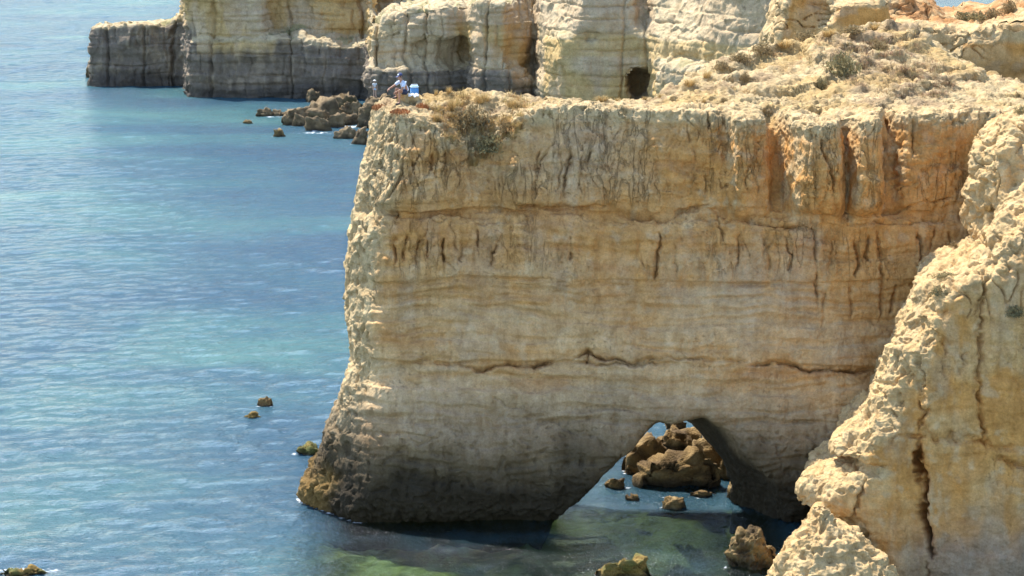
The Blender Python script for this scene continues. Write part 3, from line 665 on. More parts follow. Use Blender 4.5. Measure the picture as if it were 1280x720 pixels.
def far_col(P, Nn):
    x, y, z = P[:, 0], P[:, 1], P[:, 2]
    n1 = fbm(P, .15, 3, 361); n2 = fbm(np.stack([x, y, z * .3], 1), .5, 3, 364)
    c = lerp3(np.tile(C3(.49, .37, .22), (len(P), 1)), C3(.50, .34, .145), sstep(-.3, .4, n1))
    c = lerp3(c, GRY, .6 * sstep(0, .6, n2))
    up = sstep(8.6, 9.2, z) * sstep(pxX(455, 262), pxX(480, 250), x)
    c = lerp3(c, C3(.48, .36, .22), .85 * up)
    mid = sstep(6.5, 6.8, z) * sstep(9.0, 8.7, z) * sstep(pxX(670, 240), pxX(700, 238), x)
    c = lerp3(c, C3(.50, .35, .15), .7 * mid)
    # dark seaward staining on the lower tier
    lim = np.interp(x, [pxX(a, 255) for a in (100, 230, 232, 330, 340, 460, 462, 590, 640, 680)], [7.2, 8.0, 5.2, 5.2, 6.4, 6.2, 4.6, 4.9, 4.2, 1.4])
    n3 = fbm(np.stack([x, y, z * .5], 1), 1.1, 3, 371)
    c = lerp3(c, lerp3(np.tile(C3(.15, .125, .10), (len(P), 1)), C3(.25, .20, .145), sstep(0, .6, n3 + .5 * n2)), .90 * sstep(lim + .7, lim - .9, z + .9 * n2))
    c = lerp3(c, C3(.05, .045, .04), .75 * sstep(2.2, .7, z + .5 * n1) * sstep(pxX(700, 240), pxX(600, 247), x))
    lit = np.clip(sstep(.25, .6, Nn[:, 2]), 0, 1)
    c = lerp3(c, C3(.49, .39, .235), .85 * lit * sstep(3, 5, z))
    gr = sstep(.6, .9, Nn[:, 2]) * sstep(5.5, 6.5, z) * sstep(.15, .4, n2)
    return lerp3(c, C3(.16, .17, .06), .6 * gr)
V, Q, coarse_far = rock_body(((-56, 36), (200, 292), (-1.2, 15.2)), .46, far_field, detail=lambda c, n: np.where((n[:, 1] > .3) | (c[:, 2] > 13.8), 0, 2))
Nn = normals(V, Q)
link('headland', mesh_from('headland', far_disp(V, Nn), Q, far_col(V, Nn)), M_FAR, kind='structure', label='far tiered headland, dark at the sea and pale above')
print('far', len(Q), time.time() - T0)

# ================================================================== ray helper on the coarse skins
BV = []
for (v, q), dsp in ((coarse_main, main_disp), (coarse_right, right_disp), (coarse_wall, wall_disp), (coarse_far, far_disp)):
    v = dsp(v, normals(v, q))
    BV.append(BVHTree.FromPolygons(v.tolist(), q.tolist()))
def hit_px(px, py):
    d = Vector(ray(px, py)).normalized(); best = None
    for b in BV:
        h = b.ray_cast(Vector((0, 0, CAM_H)), d)
        if h[0] is not None and (best is None or h[3] < best[3]): best = h
    return best
def ground_z(x, y):
    best = None
    for b in BV:
        h = b.ray_cast(Vector((x, y, 40)), Vector((0, 0, -1)))
        if h[0] is not None and (best is None or h[0].z > best): best = h[0].z
    return best
print('bvh', time.time() - T0)
# ================================================================== boulders
FOAM = []                                             # x, y, rx, ry of rocks that break the water
def boulder(name, px0, px1, pyt, pyb, seed, label, group=None, zb=0.0, kind='brown', deep=.8, sub=4, pw=.85, under=.22, fac=1.0, flat=1.0, chop=5, mat=None):
    b = at_z((px0 + px1) / 2, pyb, zb); k = scale_at(b)
    wd = (px1 - px0) / k
    dp = wd * deep
    c = b + np.array([0, dp * .42, 0])
    k2 = scale_at(c)
    el = math.atan2(CAM_H - zb, c[1])
    hh = max(.15, ((pyb - pyt) / k2 - dp * .75 * math.sin(el)) / math.cos(el) * (1.0) + .1 * wd)
    bm = bmesh.new(); bmesh.ops.create_icosphere(bm, subdivisions=sub, radius=1.0)
    D = np.array([v.co[:] for v in bm.verts]); Fc = np.array([[v.index for v in f.verts] for f in bm.faces]); bm.free()
    rng = np.random.default_rng(seed)
    o = rng.uniform(-50, 50, 3)
    P = np.sign(D) * np.abs(D) ** np.array([pw, pw, pw - .13]) * (1 + .34 * fbm(D + o, 1.1, 3, seed))[:, None]
    for _ in range(chop):
        n = rng.standard_normal(3); n[2] = abs(n[2]) * .8; n /= np.linalg.norm(n)
        d = P @ n - rng.uniform(.55, .85)
        P = P - n * (d.clip(0) * .85)[:, None]
    lo, hi = P.min(0), P.max(0)
    P = (P - (lo + hi) / 2) / ((hi - lo) / 2)
    P[:, 2] = np.where(P[:, 2] > 0, P[:, 2], P[:, 2] * .6)
    hh *= flat
    P = P * np.array([wd / 2, dp / 2, hh])
    Nr = P / np.array([wd / 2, dp / 2, hh]) ** 2; Nr /= np.linalg.norm(Nr, axis=1, keepdims=True)
    s_ = max(wd, .4)
    F1, F2 = worley(P + o, 4.2 / s_ + .8, seed)
    G1, G2 = worley(P + o, 9 / s_ + 1.5, seed + 1)
    P = P + Nr * (s_ ** .8 * (.05 * (.5 - F1) + .04 * (.5 - G1) + .16 * fac * facet(P + o, 3.2 / s_ + .5, seed + 2) - (1 - fac) * .10 * sstep(.1, .35, perlin(P + o, 3.6, seed + 3)) + .09 * ridged(P + o, 1.6 / s_ + .15, 5, seed + 5, .62)))[:, None]
    P[:, 1] += np.where(P[:, 1] < 0, under * dp * np.clip(1 - P[:, 2] / hh, 0, 1.2) ** 1.3, 0)   # undercut front
    W = P + c
    n1 = fbm(W, 1.2, 3, seed + 9)
    if kind == 'brown':
        cc = lerp3(np.tile(C3(.22, .145, .06), (len(P), 1)), C3(.105, .07, .035), sstep(-.2, .5, n1))
        cc = lerp3(cc, C3(.32, .235, .12), sstep(.1, .7, -n1) * .7)
    elif kind == 'grey':
        cc = lerp3(np.tile(C3(.235, .17, .095), (len(P), 1)), C3(.12, .088, .052), sstep(-.2, .5, n1))
    elif kind == 'weed':
        cc = lerp3(np.tile(C3(.24, .16, .05), (len(P), 1)), C3(.12, .12, .04), sstep(-.2, .5, n1))
    else:
        cc = lerp3(np.tile(CREAM, (len(P), 1)), TAN, sstep(-.2, .5, n1))
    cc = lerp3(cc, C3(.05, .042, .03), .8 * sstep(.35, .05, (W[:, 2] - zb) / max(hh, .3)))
    P[:, 2] = P[:, 2]
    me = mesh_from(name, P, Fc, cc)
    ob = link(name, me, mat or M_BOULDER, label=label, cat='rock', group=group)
    ob.location = c
    ob.rotation_euler = (0, 0, 0)
    if zb == 0: FOAM.append((c[0], c[1], wd / 2, dp / 2))
    return ob
FR = 'dark boulders at the foot of the far headland'
AR = 'brown rocks in the water behind the arch'
SR = 'small rocks breaking the open sea'
B = boulder
B('boulder', 379.9, 400.1, 113, 128, 11, 'small pale two-humped boulder against the dark far cliff, left of the big slab', FR, kind='grey')
B('boulder', 389.0, 457.0, 112, 136, 12, 'broad flat-topped slab, highest rock of the far pile', FR, kind='grey', zb=.5, deep=.9, chop=9, flat=.62)
B('boulder', 372.8, 433.2, 127, 152, 13, 'large sloping boulder in the middle of the far pile', FR, kind='grey', deep=.75, chop=7)
B('boulder', 350.5, 384.5, 137, 157, 14, 'rounded brown boulder at the left end of the far pile', FR, kind='grey')
B('boulder', 378.2, 414.8, 148, 164, 15, 'dark wedge boulder at the front of the far pile with foam at its foot', FR, kind='grey')
B('boulder', 404.3, 430.7, 143, 160, 16, 'squat boulder between the dark wedge boulder and the ledge of the far pile', FR, kind='grey')
B('boulder', 423.3, 449.7, 143, 156, 17, 'low brown boulder with a shaded hollow, beside the ledge where a person stands', FR, kind='grey')
B('boulder', 426.2, 443.8, 129, 145, 18, 'small upright boulder squeezed under the right edge of the big slab', FR, kind='grey', zb=.3)
B('boulder', 438.7, 451.3, 126, 148, 39, 'narrow boulder wedged between the big slab and the grey ledge', FR, kind='grey', zb=.3)
B('boulder', 381.7, 404.3, 128, 142, 35, 'small rubbly boulder below the pale two-humped boulder', FR, kind='grey')
B('boulder', 409.3, 425.7, 121, 133, 36, 'small block leaning on the left shoulder of the big slab', FR, kind='grey', zb=.5)
B('boulder', 418.2, 435.8, 133, 147, 37, 'brown block between the sloping boulder and the small upright boulder', FR, zb=.2, kind='grey')
B('boulder', 397.2, 414.8, 139, 155, 38, 'small brown boulder resting against the front of the large sloping boulder', FR, zb=.2, kind='grey')
B('boulder', 363.7, 386.3, 143, 158, 40, 'low boulder just right of the rounded boulder ending the far pile', FR, kind='grey')
B('flat_rock', 319, 340, 137, 146, 19, 'low flat brown rock farthest left of the far pile, edged with foam', FR, deep=1.2, kind='grey')
B('flat_rock', 337, 356, 137.5, 146, 20, 'low flat rock in the middle of the row running left from the far pile', FR, deep=1.2, kind='grey')
B('flat_rock', 352, 368, 138, 145, 21, 'low flat rock touching the left end of the far pile', FR, deep=1.2, kind='grey')
B('boulder', 416.9, 447.1, 159, 174, 22, 'brown boulder standing alone in foam left of the near cliff top', FR, kind='grey')
B('boulder', 435.4, 460.6, 160, 181, 23, 'dark boulder half hidden behind the left edge of the near cliff', FR, kind='grey')
B('ledge_rock', 446, 500, 123, 160, 24, 'grey square-sided rock ledge with a person in a white hat standing on it', FR, kind='grey', deep=.45, chop=2, sub=5)
B('sea_rock', 340, 356, 162, 171, 25, 'small brown islet alone in the sea in front of the far rock pile', SR, pw=1.1, chop=2)
B('sea_rock', 303, 316, 150, 155, 26, 'rock barely awash in white foam left of the far rock pile', SR, deep=1., pw=1.1, chop=2)
B('sea_rock', 106, 116, 83, 97, 27, 'tiny dark rock stuck to the seaward end of the far headland', SR, kind='grey', pw=1.1, chop=2)
B('sea_rock', 322, 341, 496, 509, 28, 'small dark brown rock, upper of two in the open water left of the cliff', SR, pw=1.1, chop=2)
B('sea_rock', 305, 326, 515, 524, 29, 'small low yellow-brown rock, lower of two in the open water left of the cliff', SR, kind='weed', pw=1.1, chop=2)
B('sea_rock', 368, 404, 557, 570, 30, 'brown rock awash against the seaward foot of the cliff', SR, kind='weed', pw=1.1, chop=2)
B('sea_rock', -6, 55, 704, 722, 31, 'rock awash under white foam at the bottom left of the sea', SR, kind='weed', deep=.6, flat=.45, pw=1.1, chop=2)
B('boulder', 798, 902, 553, 621, 41, 'largest brown boulder behind the arch, deeply shaded on its front', AR, deep=.8, sub=5, chop=2, pw=.72, under=.55, flat=.72)
B('boulder', 780, 846, 545, 594, 42, 'boulder half hidden left of the largest one behind the arch', AR, deep=.8)
B('boulder', 858, 920, 548, 592, 43, 'tilted dark-sided slab behind the right shoulder of the largest boulder', AR, deep=.8)
B('boulder', 781, 805, 578, 594, 44, 'small knobbly rock at the waterline by the left side of the arch', AR)
B('boulder', 812, 884, 539, 566, 45, 'low sunlit ridge of rock behind the largest boulder', AR, deep=.7)
B('boulder', 833, 850, 532, 546, 46, 'small pale knob of rock standing in the far pool seen through the arch', AR)
B('boulder', 832, 858, 519, 538, 47, 'farthest rock seen through the arch, just under its crown', AR)
B('boulder', 892, 919, 562, 600, 48, 'tall jagged rock right of the largest boulder, against the dark arch wall', AR, deep=.9)
B('boulder', 910, 933, 598, 624, 49, 'reddish rock at the waterline against the dark arch wall', AR)
B('boulder', 828, 858, 622, 638, 50, 'small brown rock awash in front of the largest boulder', AR, kind='brown')
B('boulder', 783, 801, 619, 627, 51, 'tiny reddish rock awash in the turquoise shallows left of the largest boulder', AR)
B('boulder', 757, 782, 599, 612, 52, 'low brown rock at the left foot of the arch', AR)
B('boulder', 862, 891, 614, 622, 53, 'flat rock awash with a rim of foam under the largest boulder', AR)
B('porous_boulder', 909, 983, 652, 717, 54, 'round honeycombed brown boulder standing in the water before the pale near cliff', None, deep=.95, sub=6, chop=1, pw=1.0, flat=.85, fac=.25, under=.3)
B('sea_rock', 746, 818, 698, 726, 55, 'golden brown rock awash at the bottom edge in front of the arch', None, kind='weed', deep=.7, sub=5)
print('boulders', time.time() - T0)

# ================================================================== sea bed and sea
def seabed():
    xs = np.arange(-26, 24, .35); ys = np.arange(72, 110, .35)
    X, Y = np.meshgrid(xs, ys, indexing='ij'); P = np.stack([X.ravel(), Y.ravel(), 0 * X.ravel()], 1)
    z = -1.25 + .35 * fbm(P, .35, 3, 401) + .22 * fbm(P, 1.1, 3, 405) - 1.4 * sstep(-8, -22, P[:, 0]) - 1.2 * sstep(.5, 3.5, P[:, 0]) * sstep(93.5, 91, P[:, 1]) * sstep(84, 87, P[:, 1])
    P[:, 2] = np.minimum(z, -.12)
    i = np.arange(len(xs) * len(ys)).reshape(len(xs), len(ys))
    Qd = np.stack([i[:-1, :-1], i[1:, :-1], i[1:, 1:], i[:-1, 1:]], -1).reshape(-1, 4)
    n1 = fbm(P * [1, 1, 0], .8, 4, 411, .65); n2 = fbm(P * [1, 1, 0], 1.5, 3, 414)
    c = lerp3(np.tile(C3(.25, .22, .075), (len(P), 1)), C3(.09, .09, .03), sstep(-.25, .25, n1 + .4 * n2))
    sand = sstep(.15, .5, -n1 + .2 * n2)
    sand = np.maximum(sand, sstep(96, 93.5, P[:, 1]) * sstep(91.2, 92.6, P[:, 1]) * sstep(1, 3, P[:, 0]) * sstep(9, 6.5, P[:, 0]))
    c = lerp3(c, C3(.34, .31, .17), .7 * sand)
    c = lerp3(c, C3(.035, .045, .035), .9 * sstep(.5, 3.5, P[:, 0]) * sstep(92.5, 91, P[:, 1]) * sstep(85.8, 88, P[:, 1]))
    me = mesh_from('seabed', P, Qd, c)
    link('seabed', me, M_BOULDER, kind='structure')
seabed()

def near_(x, y):                                      # calmer water in the lee of the rocks
    return 1 - .65 * sstep(-12, -4, x) * sstep(112, 100, y)
def sea():
    def grade(*seg):
        out = []
        for a, b, h in seg: out += list(np.arange(a, b, h))
        return np.array(out)
    xs = np.concatenate([[-25000, -6000, -2000, -800, -400, -200], grade((-130, -106, 3), (-106, -62, .8), (-62, -14, .45), (-14, 13, .28), (13, 46, 1.5)), [60, 120, 300, 1000, 4000, 25000]])
    ys = np.concatenate([[-200, 0, 40, 60], grade((70, 80, .6), (80, 106, .28), (106, 160, .38), (160, 280, .5), (280, 470, 1.1)), [475, 500, 540, 700, 1000, 2000, 5000, 12000, 40000]])
    X, Y = np.meshgrid(xs, ys, indexing='ij'); x, y = X.ravel(), Y.ravel()
    P = np.stack([x, y, 0 * x], 1)
    near = (np.abs(x) < 200) & (y < 400) & (y > 50)
    foam = np.zeros(len(P)); calm = np.zeros(len(P))
    d = np.full(len(P), 9.0)
    for cx, cy, rx, ry in FOAM:
        q = (np.hypot((x - cx) / rx, (y - cy) / ry) - 1) * min(rx, ry)
        foam = np.maximum(foam, np.exp(-np.abs(q) / np.where(cy > 200, .55, .22)) * np.where(cy > 200, .6, .62))
    m = (x > -11) & (x < 20) & (y > 88) & (y < 100)
    f = main_field(P[m] + [0, 0, .15])
    foam[m] = np.maximum(foam[m], np.exp(-np.abs(f) / .3) * .42 * (1 + .9 * (x[m] < -4.5)))
    for px, py, rx, ry, a in ((345, 146, 2.5, 2., .58), (395, 166, 4, 2.0, .58), (430, 158, 2.5, 2.5, .75), (310, 153, 3, 2, .45), (30, 712, 2.6, .7, .7), (70, 716, 2.0, .5, .45), (380, 168, 4, 3, .35)):
        q = at_z(px, py); foam = np.maximum(foam, a * np.exp(-((x - q[0]) / rx) ** 2 - ((y - q[1]) / ry) ** 2))
    nz = fbm(P[near] * [1, 1, 0], .3, 3, 421)
    sh = np.zeros(len(P))
    s1 = 1.15 * sstep(-9.5, -5.5, x) * sstep(94, 92, y) * sstep(76, 80, y) * sstep(12.5, 9, x)
    s2 = sstep(-1, 2, x) * sstep(13, 10, x) * sstep(90.6, 92, y) * sstep(108, 102, y)
    sh = np.maximum(s1, .35 * s2)
    sh[near] *= np.clip(.95 + .35 * nz, 0, 1); sh = sh.clip(0, 1)
    # wind waves, as geometry where the sheet is fine enough
    w_ = sstep(-108, -100, x) * sstep(20, 14, x) * sstep(76, 80, y) * sstep(478, 460, y) * near_(x, y)
    ca, sa = math.cos(R(-14)), math.sin(R(-14))
    Wv = np.stack([(x * ca - y * sa) * .85, (x * sa + y * ca), 0 * x], 1)
    P[:, 2] = w_ * (.06 * perlin(Wv, .17, 431) + .07 * fbm(Wv, .45, 2, 433) + .06 * perlin(Wv, 1.0, 437))
    i = np.arange(len(xs) * len(ys)).reshape(len(xs), len(ys))
    Qd = np.stack([i[:-1, :-1], i[1:, :-1], i[1:, 1:], i[:-1, 1:]], -1).reshape(-1, 4)
    m_, t = new_mat('sea_water')
    geo = N(t, 'ShaderNodeNewGeometry'); pos = geo.outputs['Position']
    mp = N(t, 'ShaderNodeMapping'); mp.inputs['Scale'].default_value = (.95, 1.3, 1); mp.inputs['Rotation'].default_value = (0, 0, R(-12)); t.links.new(pos, mp.inputs['Vector'])
    v = mp.outputs[0]
    h = math_n(t, 'MULTIPLY', noise_n(t, v, .6, 3, .5, .3), .12)
    h = math_n(t, 'ADD', h, math_n(t, 'MULTIPLY', noise_n(t, v, 1.4, 4, .62, .4), .26))
    h = math_n(t, 'ADD', h, math_n(t, 'MULTIPLY', noise_n(t, v, 5.0, 4, .62, .2), .11))
    bp = N(t, 'ShaderNodeBump'); bp.inputs['Strength'].default_value = 1.0; bp.inputs['Distance'].default_value = 1.0
    t.links.new(h, bp.inputs['Height']); nrm = bp.outputs[0]
    mp2 = N(t, 'ShaderNodeMapping'); mp2.inputs['Scale'].default_value = (.035, .055, 1); t.links.new(pos, mp2.inputs['Vector'])
    p1 = noise_n(t, mp2.outputs[0], 1.0, 4, .55, .4)
    body = ramp_n(t, p1, [(.36, (.024, .066, .100)), (.50, (.030, .083, .110)), (.62, (.044, .115, .122)), (.76, (.068, .155, .142))])
    sha = N(t, 'ShaderNodeAttribute', attribute_name='shallow').outputs['Fac']
    dif = N(t, 'ShaderNodeBsdfDiffuse'); t.links.new(body, dif.inputs[0]); t.links.new(nrm, dif.inputs['Normal'])
    tr = N(t, 'ShaderNodeBsdfTransparent'); tr.inputs[0].default_value = (.60, .80, .68, 1)
    mx = N(t, 'ShaderNodeMixShader'); t.links.new(math_n(t, 'MULTIPLY', sha, .95), mx.inputs[0]); t.links.new(dif.outputs[0], mx.inputs[1]); t.links.new(tr.outputs[0], mx.inputs[2])
    gl = N(t, 'ShaderNodeBsdfGlossy'); gl.inputs['Roughness'].default_value = .08; t.links.new(nrm, gl.inputs['Normal'])
    gr = N(t, 'ShaderNodeBsdfGlossy'); gr.inputs['Roughness'].default_value = .25; t.links.new(nrm, gr.inputs['Normal'])
    gm = N(t, 'ShaderNodeMixShader'); gm.inputs[0].default_value = .12; t.links.new(gl.outputs[0], gm.inputs[1]); t.links.new(gr.outputs[0], gm.inputs[2])
    fr = N(t, 'ShaderNodeFresnel'); fr.inputs[0].default_value = 1.33; t.links.new(nrm, fr.inputs['Normal'])
    ms = N(t, 'ShaderNodeMixShader'); t.links.new(math_n(t, 'MULTIPLY', fr.outputs[0], .8), ms.inputs[0]); t.links.new(mx.outputs[0], ms.inputs[1]); t.links.new(gm.outputs[0], ms.inputs[2])
    fa = N(t, 'ShaderNodeAttribute', attribute_name='foam').outputs['Fac']
    fn = noise_n(t, pos, 1.6, 5, .7, .6)
    fm = math_n(t, 'MULTIPLY', math_n(t, 'SUBTRACT', math_n(t, 'ADD', math_n(t, 'MULTIPLY', fa, .75), math_n(t, 'MULTIPLY', fn, .9)), .86), 6.0, True)
    fd = N(t, 'ShaderNodeBsdfDiffuse'); fd.inputs[0].default_value = (.78, .80, .80, 1)
    mf = N(t, 'ShaderNodeMixShader'); t.links.new(fm, mf.inputs[0]); t.links.new(ms.outputs[0], mf.inputs[1]); t.links.new(fd.outputs[0], mf.inputs[2])
    o = N(t, 'ShaderNodeOutputMaterial'); t.links.new(mf.outputs[0], o.inputs[0])
    me = mesh_from('sea', P, Qd, attrs={'foam': foam, 'shallow': sh})
    link('sea', me, m_, kind='structure')
sea()
print('sea', time.time() - T0)
# ================================================================== plants
def plant_material():
    m, t = new_mat('dry_plant')
    at = N(t, 'ShaderNodeAttribute', attribute_name='Col')
    geo = N(t, 'ShaderNodeNewGeometry')
    c = mix_c(t, 1.0, at.outputs['Color'], ramp_n(t, noise_n(t, geo.outputs['Position'], 3.0, 3), [(.3, (.75, .75, .75)), (.7, (1.25, 1.22, 1.15))]), 'MULTIPLY')
    bs = N(t, 'ShaderNodeBsdfDiffuse'); t.links.new(c, bs.inputs[0])
    tl = N(t, 'ShaderNodeBsdfTranslucent'); t.links.new(c, tl.inputs[0])
    mx = N(t, 'ShaderNodeMixShader'); mx.inputs[0].default_value = .3
    t.links.new(bs.outputs[0], mx.inputs[1]); t.links.new(tl.outputs[0], mx.inputs[2])
    o = N(t, 'ShaderNodeOutputMaterial'); t.links.new(mx.outputs[0], o.inputs[0])
    return m
M_PLANT = plant_material()
def blades(n, rng, base_r, length, lean, width, droop=.3, base=None):
    """n bent strips: two quads and a tip each"""
    a = rng.uniform(0, 2 * np.pi, n); r = base_r * np.sqrt(rng.random(n))
    p0 = np.stack([r * np.cos(a), r * np.sin(a), np.zeros(n) - .05], 1)
    if base is not None: p0 = p0 + base
    th = np.abs(rng.normal(0, lean, n)).clip(0, 1.4); ph = a + rng.normal(0, .7, n)
    L = length * rng.uniform(.45, 1.0, n)
    d = np.stack([np.sin(th) * np.cos(ph), np.sin(th) * np.sin(ph), np.cos(th)], 1)
    sd = np.stack([-np.sin(ph), np.cos(ph), 0 * ph], 1) * (width * rng.uniform(.6, 1.3, n))[:, None]
    out = np.stack([np.cos(ph), np.sin(ph), 0 * ph], 1)
    m = p0 + d * (L * .55)[:, None]; e = m + d * (L * .45)[:, None] + out * (L * droop * .4)[:, None] - np.array([0, 0, 1]) * (L * droop * .35)[:, None]
    V = np.stack([p0 - sd, p0 + sd, m + sd * .8, m - sd * .8, e + sd * .25, e - sd * .25], 1).reshape(-1, 3)
    k = np.arange(n)[:, None] * 6
    Qd = np.concatenate([k + [0, 1, 2, 3], k + [3, 2, 4, 5]])
    return V, Qd
def tuft_mesh(name, seed, kind):
    rng = np.random.default_rng(seed)
    if kind == 'tussock':
        V, Qd = blades(260, rng, .28, 1.0, .55, .014, .5); base = C3(.46, .33, .15); var = .28
    elif kind == 'bush':                               # dry twiggy dome with small leaves
        V, Qd = blades(150, rng, .15, 1.0, .75, .012, .1)
        u = rng.standard_normal((900, 3)); u /= np.linalg.norm(u, axis=1, keepdims=True); u[:, 2] = np.abs(u[:, 2])
        lump = 1 + .3 * perlin(u * 2.2, 1.0, seed)
        c = u * (rng.random(900) ** .45 * .92 * lump)[:, None] * [1, 1, .85]
        A = rng.standard_normal((900, 3)) * .045; Bv = rng.standard_normal((900, 3)) * .03
        LV = np.stack([c - A, c + Bv, c + A, c - Bv], 1).reshape(-1, 3)
        Qd = np.concatenate([Qd, np.arange(3600).reshape(-1, 4) + len(V)]); V = np.concatenate([V, LV]); base = C3(.27, .205, .11); var = .35
    elif kind == 'green':
        u = rng.standard_normal((800, 3)); u /= np.linalg.norm(u, axis=1, keepdims=True); u[:, 2] = np.abs(u[:, 2])
        c = u * (rng.random(800) ** .4)[:, None] * [1, 1, .8] * (1 + .35 * perlin(u * 2.4, 1.0, seed))[:, None]
        A = rng.standard_normal((800, 3)) * .055; Bv = rng.standard_normal((800, 3)) * .035
        V, Qd = blades(60, rng, .15, .8, .7, .012, .1)
        Qd = np.concatenate([Qd, np.arange(3200).reshape(-1, 4) + len(V)]); V = np.concatenate([V, np.stack([c - A, c + Bv, c + A, c - Bv], 1).reshape(-1, 3)]); base = C3(.25, .215, .115); var = .3
    elif kind == 'mat':
        u = rng.uniform(-1, 1, (700, 2)); r = np.hypot(u[:, 0], u[:, 1]); c = np.concatenate([u, (.18 * (1 - r ** 2) * rng.random(700))[:, None]], 1)[r < 1 + .0]
        n = len(c); A = rng.standard_normal((n, 3)) * .05; Bv = rng.standard_normal((n, 3)) * .035
        V = np.stack([c - A, c + Bv, c + A, c - Bv], 1).reshape(-1, 3); Qd = np.arange(4 * n).reshape(-1, 4); base = C3(.40, .185, .085); var = .35
    cols = np.tile(base, (len(V), 1))
    q = rng.uniform(1 - var, 1 + var, len(Qd)); h = rng.normal(0, .06, len(Qd))
    for j in range(4):
        cols[Qd[:, j]] = base * q[:, None] * (1 + np.stack([h, 0 * h, -h], 1))
    return mesh_from(name, V, Qd, cols, smooth=False)
TM = {k: [tuft_mesh(k, 500 + 10 * i + j, k) for j in range(3)] for i, k in enumerate(('tussock', 'bush', 'green', 'mat'))}
_pl = [0]
def plant(name, kind, px, py, wpx, hpx, label, group=None):
    h = hit_px(px, py)
    while py < 420 and (h is None or h[0].y > 142):     # step down until the near slope is met
        py += 1.5; h = hit_px(px, py)
    if h is None: return
    p = np.array(h[0]); k = scale_at(p)
    _pl[0] += 1
    ob = link(name, TM[kind][_pl[0] % 3], M_PLANT, label=label, cat='plant', group=group)
    ob.location = p - np.array([0, 0, .04])
    ob.scale = (wpx / k / 2, wpx / k / 2, hpx / k * (1.0 if kind == 'mat' else 1.05) / (.2 if kind == 'mat' else 1))
    ob.rotation_euler = (0, 0, _pl[0] * 2.4)
G1_, G2_, G3_, G4_ = 'dry plants on the seaward end of the cliff top', 'dry tufts along the scrubby slope', 'shrubs on the skyline', 'small plants on the near cliff'
